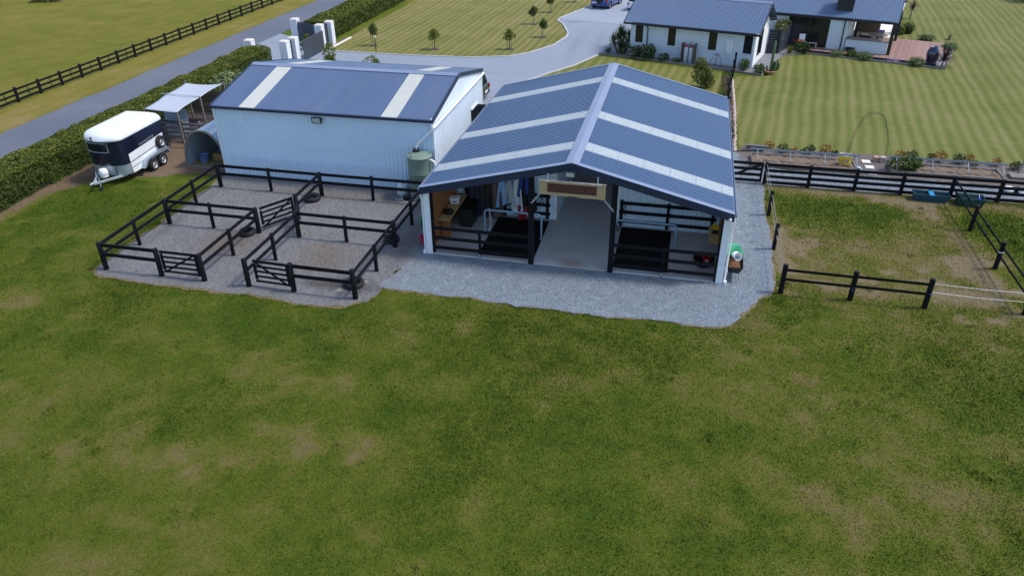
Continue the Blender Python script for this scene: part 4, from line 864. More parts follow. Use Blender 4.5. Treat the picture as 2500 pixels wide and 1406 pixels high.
mb.add([(x*.26,y*.38,0) for x,y in P8]+[(x*.34,y*.50,.5) for x,y in P8]+[(x*.36,y*.52,.52) for x,y in P8]+[(x*.36,y*.52,.48) for x,y in P8], [tuple(range(24))]+[(24*j+k,24*j+(k+1)%24,24*(j+1)+(k+1)%24,24*(j+1)+k) for j in range(3) for k in range(24)])
o = mb.build('shell', M['green'], t, True, solid=.012)

# ---------------------------------------------------------------- garage
GX0, GX1, GY0, GY1, GE, GR = -12.96, -1.52, 6.10, 14.96, 3.72, 4.66; GM = (GY0+GY1)/2
ga = thing('garage', 'white ribbed steel garage with blue corrugated roof and two pale roof light strips', 'garage')
gl = math.hypot(GM-GY0+.1, GR-GE)
for sg in (-1, 1):
    dn = Vector((0, sg*(GM-GY0+.1), -(GR-GE))).normalized(); nr = Vector((0, -sg*dn.z, abs(dn.y))); nr.y = sg*abs(dn.z)
    for x0, x1, k in ((GX0-.05, -11.48, 'm'), (-11.48, -10.62, 's'), (-10.62, -4.04, 'm'), (-4.04, -3.22, 's'), (-3.22, GX1+.05, 'm')):
        mb = MB(); mb.corr((x0, GM, GR-.02+(.004 if k == 's' else 0)), (1,0,0), dn, nr, x1-x0, gl+.02, .076 if sg < 0 else .152, .02, 'sine')
        mb.build('roof_light' if k == 's' else 'roof_panel', M['gsky'] if k == 's' else M['groof'], ga, smooth=True)
    a = Vector((GX0-.1, GM, GR+.022)); b = a + dn*.32
    MB().extr([a, b, b-nr*.01, a-nr*.01], (0,0,0), (GX1-GX0+.2,0,0)).build('ridge_cap', M['cap'] if sg < 0 else M['groof'], ga)
    for x in (GX0-.09, GX1+.03):
        a = Vector((x, GM, GR+.03)); b = a + dn*(gl+.06)
        MB().extr([a, b, b-Vector((0,0,.20)), a-Vector((0,0,.20))], (0,0,0), (.06,0,0)).build('barge_board', M['navy'], ga)
    yw = GY0 if sg < 0 else GY1; ye = GM + sg*(GM-GY0+.13)
    MB().box(GX0-.06, GX1+.06, min(ye, ye+sg*.1), max(ye, ye+sg*.1), GE-.14, GE-.02).build('gutter', M['navy'], ga)
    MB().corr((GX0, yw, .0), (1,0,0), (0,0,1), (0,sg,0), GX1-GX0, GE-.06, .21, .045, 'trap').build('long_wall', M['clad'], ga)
for x, sg, m in ((GX0, -1, M['cladw']), (GX1, 1, M['cladw'])):
    mb = MB(); mb.corr((x, GY0+.02, 0), (0,1,0), (0,0,1), (sg,0,0), GY1-GY0-.04, GE-.3, .2, .025, 'trap'); mb.build('end_wall', m, ga)
    mb = MB(); k = 44; pts = [(x+sg*(.012 if i % 2 else -.002), GY0+.02+(GY1-GY0-.04)*i/k) for i in range(k+1)]
    zt = lambda y: GR-.10-abs(y-GM)*(GR-GE)/(GM-GY0)
    mb.add([(a_, b_, GE-.32) for a_, b_ in pts] + [(a_, b_, zt(b_)) for a_, b_ in pts], [(i, i+1, k+2+i, k+1+i) for i in range(k)]); mb.build('gable_wall', m, ga)
    for y in (GY0, GY1): MB().box(x-.05, x+.05, y-.05, y+.05, 0, GE-.1).build('corner_flashing', M['white'], ga)
# white pipe along the right gable, dropping to the tank
MB().tube([(GX1+.12, GY1+.1, 3.48), (GX1+.12, GY0-.05, 3.36), (GX1+.08, GY0-.12, 3.36), (GX1-.02, GY0-.13, 3.18), (GX1-.72, GY0-.2, 2.55), (GX1-.75, GY0-.22, 2.38)], .07, 10).build('overflow_pipe', M['pvc'], ga, True)
MB().cyl((GX1-.02, GY0-.10, 3.75), (GX1-.02, GY0-.10, 3.34), .045, n=10).build('downpipe', M['pvc'], ga, True)
d = MB(); d.box(GX1+.02, GX1+.07, 12.6, 13.7, .02, 2.1); d.build('door_opening', M['glass'], ga)
MB().box(GX1+.02, GX1+.10, 12.5, 13.8, 2.1, 2.2).build('door_lintel', M['white'], ga)
MB().box(GX1+.05, GX1+.75, 13.76, 13.82, .05, 2.08).build('door_leaf', M['gateg'], ga, bev=.01)
MB().box(-8.6, -6.4, GY0-.034, GY0-.028, 1.72, 1.735).build('sheet_joint', M['galv'], ga)

# ---------------------------------------------------------------- water tank
t = thing('water_tank', 'sage green round water tank at the corner of the garage', 'water tank', (-2.05, 5.45, .0))
MB().lathe([(.60,0),(.60,.05),(.58,.08),(.58,.6),(.59,.63),(.58,.66),(.58,1.3),(.59,1.33),(.58,1.36),(.58,2.05),(.60,2.1),(.60,2.14),(.56,2.17),(.3,2.22),(.001,2.25)], 40, cap=False).build('body', M['tank'], t, True)
for a in (.4, 1.9, 3.0, 4.2): MB().box(-.05,.05,-.04,.04,0,.07).build('lid_lug', M['tank'], t, loc=(.5*math.cos(a), .5*math.sin(a), 2.17), bev=.01)
MB().lathe([(.17,0),(.18,.05),(.14,.16),(.12,.17),(.001,.14)], 16, (-.22,.25,2.2), cap=False).build('strainer', M['blk'], t, True)
MB().tube([(-.22,.25,2.3),(-.22,.25,2.46)], .045, 10).build('inlet', M['pvc'], t); MB().cyl((-.22,.25,2.40),(-.22,.25,2.43),.05,n=10).build('inlet_band', M['blk'], t)
MB().tube([(.5,-.1,1.98),(.66,-.12,1.98),(.76,-.13,1.92),(.8,-.14,1.8),(.8,-.14,.05)], .055, 12).build('overflow', M['pvc'], t, True)
MB().tube([(-.58,-.1,.9),(-.75,-.2,.82),(-.9,-.1,.7),(-1.1,.1,.45)], .012, 6).build('fill_hose', M['blk'], t)
t = thing('water_drum', 'small pale drum standing between the garage wall and the tank', 'drum', (-3.1, 5.6, 0)); MB().lathe([(.26,0),(.28,.05),(.28,.42),(.25,.5),(.1,.54),(.1,.58),(.001,.58)], 20, cap=False).build('body', M['white'], t, True); MB().cyl((.0,0,.56),(0,0,.62),.09,n=12).build('cap', M['tape'], t)
t = thing('pump', 'small dark pump with pale hose loops on the ground in front of the tank', 'pump', (-2.65, 4.98, .013))
MB().box(-.16,.16,-.1,.1,0,.06).build('base', M['blk'], t); MB().lathe([(.08,-.16),(.1,-.1),(.1,.1),(.06,.16)], 14, (0,0,.16), 'x').build('motor', M['blk'], t, True); mb = MB(); mb.tube([(-.2,-.1,.02),(-.5,-.2,.015),(-.62,.05,.015),(-.35,.12,.02),(-.1,-.25,.02),(.3,-.35,.02)], .012, 6); mb.build('hose', M['tape'], t)

# ---------------------------------------------------------------- black post and rail horse yards
yf = thing('yard_fence', 'black two rail post fence forming the horse yards in front of the garage', 'fence', (-12.4, -3.99, 0))
OX, OY = -12.4, -3.99
def ypost(x, y, r=.085, h=1.23):
    h += rng.uniform(-.02, .03); o = MB().lathe([(r*1.04,-.05),(r,.1),(r*.97,h-.02),(r*.85,h)], 12).build('post', M['black'], yf, True, loc=(x-OX, y-OY, 0)); o.rotation_euler = (rng.uniform(-.014,.014), rng.uniform(-.014,.014), rng.uniform(0,6))
def yrails(p, q, zs=(1.13, .70)):
    for z in zs:
        a, b = Vector((p[0]-OX, p[1]-OY, z+rng.uniform(-.014,.014))), Vector((q[0]-OX, q[1]-OY, z+rng.uniform(-.014,.014))); MB().bar(a, b, .05, .145+rng.uniform(-.006,.006)).build('rail', M['black'], yf, bev=.006)
ys = [-3.99, -1.85, .29, 2.43, 4.57]; xA, xB, xC, xG, xG2, xH = -12.40, -9.84, -7.92, -5.98, -4.06, -1.52; Q = (-6.84, 1.93)
big = [(xA,ys[0]),(xB,ys[0]),(xC,ys[0]),(xG,ys[0]),(xG2,ys[0]),(xH,ys[0]),(xA,ys[2]),(xC,ys[2]),(xG,ys[2]),(xH,ys[2]),(xA,ys[4]),(-6.91,ys[4]),(xH,ys[4]),Q]
for p in big: ypost(*p, .105)
for p in [(xA,ys[1]),(xA,ys[3]),(-10.16,ys[2]),(xC,ys[1]),(xG,ys[1]),(-3.75,ys[2]),(xH,ys[1]),(xH,ys[3]),(-9.62,ys[4]),(-4.24,ys[4])]: ypost(*p, .08)
for a, b in [((xA,ys[0]),(xA,ys[2])),((xA,ys[2]),(xA,ys[4])),((xA,ys[0]),(xB,ys[0])),((xG2,ys[0]),(xH,ys[0])),((xC,ys[0]),(xC,ys[2])),((xG,ys[0]),(xG,ys[2])),((xH,ys[0]),(xH,ys[2])),((xH,ys[2]),(xH,ys[4])),
             ((xA,ys[2]),(xC,ys[2])),((xG,ys[2]),(xH,ys[2])),((xA,ys[4]),(-6.91,ys[4])),((-6.91,ys[4]),(xH,ys[4])),((-6.91,ys[4]),Q)]: yrails(a, b)
def gate(label, p, q, brace=1, h0=.18, h1=1.16, nr=5):
    p, q = Vector((*p, 0)), Vector((*q, 0)); L = (q-p).length; t = thing('yard_gate', label, 'gate', p, math.atan2(q.y-p.y, q.x-p.x), 'black gates of the horse yards')
    for x in (.05, L-.05): MB().box(x-.05, x+.05, -.03, .03, h0, h1).build('stile', M['black'], t, bev=.006)
    for k in range(nr):
        z = h0+.05+(h1-h0-.10)*k/(nr-1); w = .055 if k == nr-1 else .04
        MB().box(.10, L-.10, -.022, .022, z-w, z+w).build('gate_rail', M['black'], t, bev=.005)
    a, b = ((.1, h0+.06), (L-.1, h1-.06)) if brace > 0 else ((.1, h1-.06), (L-.1, h0+.06))
    MB().bar((a[0],-.04,a[1]), (b[0],-.04,b[1]), .03, .075).build('brace', M['black'], t)
    for z in (h0+.12, h1-.12): MB().box(-.06,.08,-.035,-.024,z-.015,z+.015).build('hinge', M['galv'], t)
    return t
gate('black yard gate at the front of the left pen, brace rising to the right', (xB+.16, ys[0]+.02), (xC-.14, ys[0]+.02), 1)
gate('black yard gate at the front of the right pen, brace falling to the right', (xG+.30, ys[0]+.10), (xG2-.12, ys[0]+.04), -1)
gate('black yard gate standing slanted at the back of the centre race', (xC+.12, ys[2]+.16), (Q[0]-.08, Q[1]-.1), 1)
gate('black yard gate seen almost edge on beside the slanted gate', (Q[0]+.1, Q[1]-.08), (xG-.04, ys[2]+.16), -1)

def tyre(label, loc, r, tilt=0, fill=True):
    t = thing('tyre_feeder', label, 'tyre', loc, 0, 'old tyres used as feeders in the yards')
    o = MB().lathe([(r*.62,.02),(r*.9,0),(r,.06),(r,.16),(r*.92,.22),(r*.66,.20),(r*.58,.16),(r*.58,.06),(r*.62,.02)], 28, cap=False).build('tyre', M['tyre'], t, True)
    if fill: MB().lathe([(.001,.1),(r*.5,.1),(r*.6,.24),(r*.64,.25)], 24, cap=False).build('feed_pan', M['blk'], t, True)
tyre('old tyre feeder in the centre race with a dark pan', (-8.35, .05, .013), .36); 
tyre('old tyre lying against the middle back post', (-7.15, 4.0, .013), .42, 0, False)
tyre('old tyre feeder with a pan in the front corner of the right pen', (-1.95, -3.1, .013), .40)
tyre('old tyre feeder against the right fence beside the stable', (-1.85, .75, .013), .36)
# ---------------------------------------------------------------- horse float
fl = thing('horse_float', 'navy and white two horse float parked beside the hedge', 'horse float', (-18.2, 5.6, 0), R_(1))
HW = 1.02
def plan(w, yr, yf, bow, n=10):
    """outline seen from above: square tail, bowed nose towards -Y"""
    pts = [(w, yr), (-w, yr), (-w, yf)]
    pts += [(-w*math.cos(a), yf - bow*math.sin(a)) for a in [math.pi*k/n for k in range(1, n)]] + [(w, yf)]
    return pts
def loft(rings, cap=True):
    mb = MB(); n = len(rings[0][0]); vs_ = []
    for pts, z in rings: vs_ += [(x, y, z) for x, y in pts]
    fs = [(i*n+k, i*n+(k+1) % n, (i+1)*n+(k+1) % n, (i+1)*n+k) for i in range(len(rings)-1) for k in range(n)]
    if cap: fs += [tuple(range(n-1,-1,-1)), tuple(range((len(rings)-1)*n, len(rings)*n))]
    return mb.add(vs_, fs)
loft([(plan(HW, 1.75, -1.35, .55), .98), (plan(HW, 1.75, -1.35, .58), 2.24)]).build('body', M['navyp'], fl, True)
loft([(plan(HW-.01, 1.74, -1.33, .53), .46), (plan(HW-.005, 1.74, -1.34, .55), .978)]).build('stone_guard', M['alu'], fl, True)
MB().box(.56, .565, -1.86, -1.8, .5, .97).build('guard_seam', M['blk'], fl)
o = loft([(plan(HW+.02, 1.78, -1.37, .60), 2.241), (plan(HW+.03, 1.79, -1.38, .62), 2.30), (plan(HW+.0, 1.76, -1.36, .60), 2.44), (plan(HW-.12, 1.68, -1.30, .52), 2.60), (plan(HW-.34, 1.5, -1.15, .36), 2.70), (plan(HW-.62, 1.2, -.9, .2), 2.73)]).build('roof', M['gel'], fl, True)

MB().tube([(x*1.0, y, 2.235) for x, y in plan(HW+.02, 1.77, -1.37, .60)] + [(HW+.02, 1.77, 2.235)], .022, 6).build('roof_trim', M['navyp'], fl)
for u in (-.5, .48): MB().tube([(u*1.0, -1.80+.25*abs(u), 2.28), (u*.95, -1.74+.2*abs(u), 2.46), (u*.85, -1.5, 2.63), (u*.8, -1.1, 2.715)], .008, 5).build('roof_seam', M['capb'], fl)
# front window
def onnose(u, z, off=.012): a = math.pi*u; return (-(HW+off)*math.cos(a), -1.35-(.565+off)*math.sin(a), z)
wu = [.20+.44*k/14 for k in range(15)]
mb = MB(); mb.grid(lambda u, v: onnose(.20+.44*u, 1.70+.44*v, .014), 15, 3); mb.build('front_window', M['glass'], fl, True)
MB().tube([onnose(u, 2.15, .016) for u in wu] + [onnose(u, 1.69, .016) for u in wu[::-1]] + [onnose(wu[0], 2.15, .016)], .014, 5).build('window_trim', M['galv'], fl)
# monogram on the nose of the roof
cu = bpy.data.curves.new('monogram', 'FONT'); cu.body = 'S'; cu.size = .32; cu.extrude = .008; cu.offset = .012; cu.align_x = 'CENTER'; cu.materials.append(M['wire'])
tmp = bpy.data.objects.new('monogram_tmp', cu); me = bpy.data.meshes.new_from_object(tmp); bpy.data.objects.remove(tmp)
me.materials.clear(); me.materials.append(M['wire']); o = bpy.data.objects.new('monogram', me); COL.objects.link(o); o.parent = fl
p = onnose(.42, 2.26, .085); o.location = p; o.rotation_euler = (R_(84), 0, math.pi*.42-math.pi/2)
# white side panels divided by navy strips, right hand side and left hand side
for s_ in (1, -1):
    x = s_*(HW+.008)
    for (a, b, c, d_) in (((-1.25,1.42),(1.62,1.58),(1.62,1.18),(-1.25,1.02)), ((-1.25,.97),(1.62,1.13),(1.62,.85),(-1.25,.72)), ((-1.25,.67),(.1,.73),(-.15,.42),(-1.2,.42))):
        mb = MB(); mb.extr([(0,*a),(0,*b),(0,*c),(0,*d_)] if s_ < 0 else [(0,*d_),(0,*c),(0,*b),(0,*a)], (x,0,0), (s_*.012,0,0)); mb.build('side_panel', M['gel'], fl)
    mg = [(-.62,.44),(-.5,.62),(-.3,.80),(.0,.86),(1.15,.92),(1.5,.86),(1.66,.66),(1.68,.5),(1.58,.5),(1.55,.62),(1.42,.75),(-.05,.74),(-.26,.66),(-.42,.5),(-.52,.44)]
    MB().extr([(0, y-.02, z) for y, z in mg][::s_], (s_*HW,0,0), (s_*.26,0,0)).build('mudguard', M['alu'], fl)
    for y in (.22, .98):
        w = thing('wheel', None, None, (s_*(HW+.13), y, .33)); w.parent = fl
        MB().lathe([(.19,-.09),(.30,-.105),(.33,-.07),(.33,.07),(.30,.105),(.19,.09)], 26, axis='x', cap=False).build('tyre', M['tyre'], w, True)
        MB().lathe([(.001,s_*.05),(.06,s_*.06),(.09,s_*.035),(.17,s_*.05),(.20,s_*.08)], 20, axis='x', cap=False).build('rim', M['rim'], w, True)
        mb = MB(); [mb.cyl((s_*.045, .11*math.cos(k*1.2566), .11*math.sin(k*1.2566)), (s_*.052, .11*math.cos(k*1.2566), .11*math.sin(k*1.2566)), .026, n=8) for k in range(5)]; tag(mb.build('rim_holes', M['blk'], w), kind='stuff')
w = thing('spare_wheel', None, None, (HW+.12, 1.2, 1.22)); w.parent = fl
MB().lathe([(.19,-.09),(.30,-.105),(.33,-.07),(.33,.07),(.30,.105),(.19,.09)], 26, axis='x', cap=False).build('tyre', M['tyre'], w, True); MB().lathe([(.001,.05),(.06,.06),(.09,.035),(.17,.05),(.20,.08)], 20, axis='x', cap=False).build('rim', M['rim'], w, True)
mb = MB(); [mb.cyl((.045, .11*math.cos(k*1.2566), .11*math.sin(k*1.2566)), (.052, .11*math.cos(k*1.2566), .11*math.sin(k*1.2566)), .028, n=8) for k in range(5)]; tag(mb.build('rim_holes', M['blk'], w), kind='stuff')
# worn lettering strip above the side panel: only its strokes can be made out
mb = MB(); r_ = random.Random(3)
for k in range(15):
    y = -.32 + k*.085; z = 1.60 + (y+.32)*.056; h = .045 + .02*r_.random()
    mb.bar((HW+.012, y, z-h), (HW+.012, y+.02*r_.uniform(-1,1), z+h), .006, .018, (0,1,0))
    if k % 3: mb.bar((HW+.012, y, z+r_.choice((-h,0,h))), (HW+.012, y+.055, z+r_.choice((-h,0,h))), .006, .015)
tag(mb.build('lettering', M['galv'], fl), kind='stuff')
# chassis, drawbar, jockey wheel, bottle cover
for s_ in (-1, 1): MB().bar((s_*.82, -1.45, .42), (0, -2.95, .44), .07, .11).build('drawbar', M['galv'], fl, bev=.008)
MB().box(-HW+.1, HW-.1, -1.3, 1.7, .36, .455).build('chassis', M['galv'], fl)
MB().tube([(0,-2.7,.5),(0,-3.0,.5),(0,-3.18,.48)], [.05,.045,.055], 10).build('coupling', M['galv'], fl, True); MB().tube([(.02,-2.75,.5),(-.02,-2.62,.72),(-.02,-2.56,.95)], .014, 6).build('brake_lever', M['galv'], fl)
MB().cyl((.16,-2.7,.14),(.16,-2.7,.7),.03,n=10).build('jockey_stem', M['galv'], fl); MB().lathe([(.001,-.03),(.1,-.03),(.11,0),(.1,.03),(.001,.03)],16,(.16,-2.7,.11),'x',False).build('jockey_wheel', M['tyre'], fl, True)
MB().lathe([(.15,.5),(.2,.53),(.2,.62),(.22,.7),(.22,.82),(.17,.92),(.08,.95),(.001,.95)],18,(.05,-2.15,0),cap=False).build('gas_bottle_cover', M['gel'], fl, True); MB().lathe([(.222,.66),(.226,.67),(.226,.69),(.222,.7)],18,(.05,-2.15,0),cap=False).build('cover_band', M['capb'], fl)
# tail ramp with its rails
MB().box(-HW+.04, HW-.04, 1.76, 1.82, .45, 1.7).build('tail_ramp', M['navyp'], fl, bev=.01)
for s_ in (-1, 1): MB().tube([(s_*.98,1.83,1.72),(s_*1.0,2.05,1.4),(s_*1.02,2.12,.8),(s_*1.0,1.9,.42)], .025, 8).build('ramp_strut', M['blk'], fl, True)
MB().box(.86,1.04,1.83,1.95,.72,.92).build('tail_light', M['blk'], fl)

# ---------------------------------------------------------------- shade sail pen with grey rails
t = thing('shade_sail', 'pale grey shade sail in two panels stretched over the hedge side pen', 'shade sail', (-18.5, 11.9, 0))
S0, S1, S2 = [(-1.30+.5,-2.75,2.12),(1.08,-2.78,2.05)], [(-1.45,-.15,2.12),(.80,-.10,2.08)], [(-1.5,2.0,2.22),(.88,2.35,2.22)]
S0[0] = (-1.0,-2.75,2.12)
def panel(A, B, sag):
    def fn(u, v):
        a = Vector(A[0]).lerp(Vector(A[1]), u); b = Vector(B[0]).lerp(Vector(B[1]), u); p = a.lerp(b, v); p.z -= sag*4*u*(1-u)*(.4+v*.6)
        p.x += (.5-u)*2*.10*math.sin(math.pi*v); return p
    return MB().grid(fn, 14, 12).build('cloth_panel', M['sail'], t, True, solid=.006)
panel(S0, S1, .03); panel(S1, S2, .10)
MB().cyl(Vector(S1[0])+Vector((-.25,.02,.06)), Vector(S1[1])+Vector((.05,0,.05)), .022, n=8).build('cross_bar', M['galv'], t)
for p, h in ((S0[1],2.1),(S1[1],2.15),(S2[1],2.35),(S0[0],2.1),(S1[0],2.1),(S2[0],2.4)): MB().box(p[0]-.04,p[0]+.04,p[1]-.04,p[1]+.04,0,h-.02).build('pole', M['greywood'], t)
pf = thing('stock_rails', 'weathered grey timber rail fence between the float and the arched shelter', 'fence', (-19.9, 9.9, 0))
for x in (-.1, .85, 2.0, 3.1): MB().box(x-.06,x+.06,0,.12,0,1.3).build('post', M['greywood'], pf, bev=.01)
for k, z in enumerate((1.12,.85,.58,.31)): MB().box(-.4,4.4,-.05,-.005,z-.075,z+.075).build('rail', M['greywood'], pf, bev=.006)
MB().bar((-.4,-.06,1.3),(2.1,-.06,1.22),.03,.09).build('blue_top_rail', M['teal'], pf)
t = thing('corrugated_sheet', 'loose pale corrugated iron sheet leaning inside the sail pen', 'iron sheet', (-18.9, 10.7, 0), .35); mb = MB(); mb.corr((-.6,0,.05),(0,.25,1),(1,0,0),(0,-1,.25),1.5,1.3,.14,.03,'sine',2); mb.build('sheet', M['zinc'], t, True); MB().bar((-.62,-.03,.05),(-.62,.34,1.5),.03,.05).build('edge_batten', M['greywood'], t)
MB().bar((-.3,.05,1.0),(.3,.05,1.0),.02,.02).build('tie', M['galv'], t)
bk = thing('paling_fence', 'dark board fence at the back of the sail pen, in the shade', 'fence', (-20.6, 14.9, 0))
sheet('pen_floor_shade', rough_poly([(-20.9,10.0),(-16.0,9.8),(-16.0,15.5),(-20.9,15.5)], .4, .15, 44), .012, M['mulch_and_shade'])  # shade of the sail pen painted as a dark sheet over the earth
for k in range(24): MB().box(k*.16,k*.16+.13,0,.025,.05,1.45+.04*(k % 3)).build('paling', M['trunk'], bk)
for z in (.4,1.2): MB().box(-.05,3.9,.03,.08,z-.05,z+.05).build('rail', M['trunk'], bk)
shrub('leafy weeds growing inside the sail pen by the grey rails', (-17.4, 11.6, 0), [((0,0,.25),(.5,.5,.3),160),((.7,.5,.3),(.45,.4,.3),140)], M['lf_mid'], .14, cat='weeds')
shrub('tall grey green bush bulging from the hedge beside the garage', (-20.4, 18.6, 0), [((0,0,.8),(.9,1.3,.85),900),((.2,1.2,.7),(.6,.8,.7),400)], M['lf_grey'], .2, cat='bush')

# ---------------------------------------------------------------- arched iron shelter
t = thing('arched_shelter', 'round topped corrugated iron shelter against the left end of the garage', 'shelter', (-14.42, 6.65, 0)); AW, AH = 1.2, 2.05
def arcp(a, r=0): return ((AW+r)*math.cos(a), (AH+r)*max(0, math.sin(a))**.85)
mb = MB(); nA, nL = 20, 90
vs_ = []
for j in range(nL+1):
    y = 3.3*j/nL; r = .018*math.sin(j*math.pi*.5*1.0)*1.0
    for i in range(nA+1): x, z = arcp(math.pi*i/nA, r); vs_.append((x, y, z))
mb.add(vs_, [(j*(nA+1)+i, j*(nA+1)+i+1, (j+1)*(nA+1)+i+1, (j+1)*(nA+1)+i) for j in range(nL) for i in range(nA)]); mb.build('iron_arch', M['zinc'], t, False, solid=.008)
MB().tube([(*((arcp(math.pi*i/16, .02)[0]), -.02), arcp(math.pi*i/16, .02)[1]) for i in range(17)], .055, 6).build('front_rim', M['greywood'], t)
MB().box(-AW-.05, AW+.3, -.06, .06, 0, .09).build('sill_board', M['greywood'], t); MB().add([(*((arcp(math.pi*i/20)[0]), 3.28), arcp(math.pi*i/20)[1]) for i in range(21)], [tuple(range(21))]).build('end_sheet', M['zinc'], t)
MB().box(-AW+.05, AW-.05, .08, 3.2, .0, .03).build('straw_floor', M['hay'], t)
t = thing('tub_bucket', 'blue plastic tub standing in the mouth of the arched shelter', 'tub', (-15.05, 7.35, .03)); MB().lathe([(.20,0),(.27,.4),(.29,.42),(.25,.41),(.19,.03),(.001,.03)],22,cap=False).build('tub', M['tub'], t, True); MB().tube([(-.28,0,.4),(-.33,0,.3),(-.28,.02,.25)],.008,5).build('handle', M['pvc'], t)
t = thing('hay_bale', 'small hay bale in the arched shelter beside the blue tub', 'hay bale', (-14.35, 7.9, .03)); MB().box(-.42,.42,-.22,.22,0,.36).build('bale', M['hay'], t, bev=.03); MB().box(-.2,-.185,-.226,.226,-.0,.366).build('twine', M['yellow'], t)
t = thing('feed_sack', 'dark blue stuffed sack on the hay in the arched shelter', 'sack', (-14.0, 7.9, .40), .3); mb = MB(); mb.lathe([(.001,0),(.3,.02),(.42,.2),(.4,.42),(.28,.56),(.1,.6),(.001,.6)],14,cap=False); o = mb.build('sack', M['tarp'], t, True); MB().tube([(-.08,0,.58),(0,.03,.66),(.08,0,.58)],.03,6).build('knot', M['tarp'], t)

# ---------------------------------------------------------------- road fence
rf = thing('road_fence', 'long black three rail fence with battens along the far side of the road', 'fence', (-33.6, 6, 0)); y = 6.4; k = 0
bl = M['black']
pm_, bm_ = None, None
ps = [6.5 + 2.02*i for i in range(30)]
proto = {}
def inst(name, key, mk, parent, loc):
    """pieces that are alike share one mesh"""
    if key not in proto: proto[key] = mk().build(name, bl, parent, loc=loc); return proto[key]
    o = bpy.data.objects.new(name, proto[key].data); COL.objects.link(o); o.parent = parent; o.location = loc; return o
for i, y in enumerate(ps):
    xo = .35*i/30
    inst('post', 'rfp', lambda: MB().box(-.07,.07,-.07,.07,0,1.0), rf, (xo, y-6, 0))
    if i < len(ps)-1:
        inst('batten', 'rfb', lambda: MB().box(.03,.06,-.022,.022,.12,.9), rf, (xo, y-6+1.01, 0))
        for z in (.86,.53,.2): inst('rail', 'rfr', lambda: MB().box(.06,.10,0,2.03,-.065,.065), rf, (xo, y-6, z))

# ---------------------------------------------------------------- gateway
def pillar(label, x, y, h=1.85, w=.30):
    t = thing('gate_pillar', label, 'pillar', (x, y, 0), 0, 'white brick gate pillars'); MB().box(-w,w,-w,w,0,h).build('shaft', M['brickw'], t)
    mb = MB(); mb.add([(-w-.02,-w-.02,h),(w+.02,-w-.02,h),(w+.02,w+.02,h),(-w-.02,w+.02,h),(-w+.05,-w+.05,h+.06),(w-.05,-w+.05,h+.06),(w-.05,w-.05,h+.06),(-w+.05,w-.05,h+.06)],[(3,2,1,0),(4,5,6,7),(0,1,5,4),(1,2,6,5),(2,3,7,6),(3,0,4,7)]); mb.build('cap', M['capb'], t)
pillar('white brick pillar ending the long hedge, nearest the garage', -20.05, 26.55); pillar('white brick pillar at the near end of the sliding gate', -19.95, 27.75)
pillar('white brick pillar behind the far end of the sliding gate', -19.95, 32.35); pillar('white brick pillar at the start of the far hedge by the lawn', -19.72, 33.75)
pillar('white brick pillar at the road edge beside the blue slat panel', -22.8, 33.7, 1.95); pillar('white brick pillar at the road edge poking up behind the long hedge', -22.9, 26.4, 1.85)
def slats(label, p, q, h0, h1, n, m, name='slat_fence', mid=0, cat='fence'):
    p, q = Vector((*p,0)), Vector((*q,0)); L = (q-p).length; t = thing(name, label, cat, p, math.atan2(q.y-p.y, q.x-p.x))
    for x in [.03, L-.03] + ([L*mid] if mid else []): MB().box(x-.03,x+.03,-.025,.025,h0,h1).build('upright', m, t)
    for z in (h0, h1): MB().box(-.0,L,-.028,.028,z-.03,z+.03).build('frame_rail', m, t)
    for k in range(n): z = h0+.05+(h1-h0-.1)*(k+.5)/n; MB().box(.06,L-.06,-.012,.012,z-(h1-h0)/n*.41,z+(h1-h0)/n*.41).build('slat', m, t)
    return t
sg_ = slats('dark slatted sliding gate standing across the driveway entrance', (-19.36, 28.1), (-19.36, 31.65), .12, 1.55, 16, M['gateg'], 'sliding_gate', .5, 'gate')
for x in (.1, 3.45): MB().lathe([(.001,-.03),(.05,-.03),(.05,.03),(.001,.03)],14,(x,0,.06),'y',False).build('roller', M['blk'], sg_)
slats('dark blue slat panel between the road pillar and the gate', (-22.5, 33.6), (-20.25, 32.45), .15, 1.75, 14, M['slat'])
slats('narrow dark slat panel between the two near gate pillars', (-20.0, 26.88), (-19.97, 27.42), .15, 1.7, 12, M['gateg'])
slats('narrow dark slat panel between the two far gate pillars', (-19.85, 32.68), (-19.78, 33.42), .15, 1.75, 12, M['gateg'])
t = thing('gate_motor', 'black gate motor box at the far end of the sliding gate', 'gate motor', (-19.25, 32.0, .022)); MB().box(-.12,.12,-.16,.16,0,.42).build('case', M['blk'], t, bev=.03); MB().box(-.1,.1,-.14,.14,.42,.46).build('lid', M['blk'], t)
tag(sheet('flower_bed', rough_poly([(-19.5,33.0),(-19.15,32.3),(-19.05,36.1),(-19.6,36.2)], .4, .05), .018, M['earth']), kind='structure')
mb = MB(); mb.bar((-19.12,32.2,.05),(-19.02,36.2,.05),.14,.10); tag(mb.build('kerb', M['paver'], bev=.01), kind='structure')
shrub('small leafy shrub between the road pillar and the gate', (-21.0, 31.5, 0), [((0,0,.6),(.35,.35,.5),220),((.2,.1,1.0),(.25,.25,.3),110)], M['lf_young'], .16)
shrub('round green shrub behind the garage ridge, left of the pair', (-16.0, 25.6, 0), [((0,0,1.35),(.5,.5,.75),460),((0,.1,.7),(.5,.45,.6),300)], M['lf_young'], .16)
shrub('low green shrub behind the garage ridge, right of the pair', (-12.5, 25.0, 0), [((0,0,.9),(.6,.5,.65),360),((.35,0,1.0),(.35,.3,.45),150)], M['lf_young'], .16)
t = thing('path_lamp', 'slim black lamp post at the edge of the drive', 'lamp', (-14.9, 31.75, 0)); MB().cyl((0,0,0),(0,0,1.15),.035,n=10).build('post', M['blk'], t); MB().lathe([(.03,1.15),(.07,1.18),(.08,1.27),(.03,1.32),(.001,1.32)],14,cap=False).build('head', M['capb'], t, True)

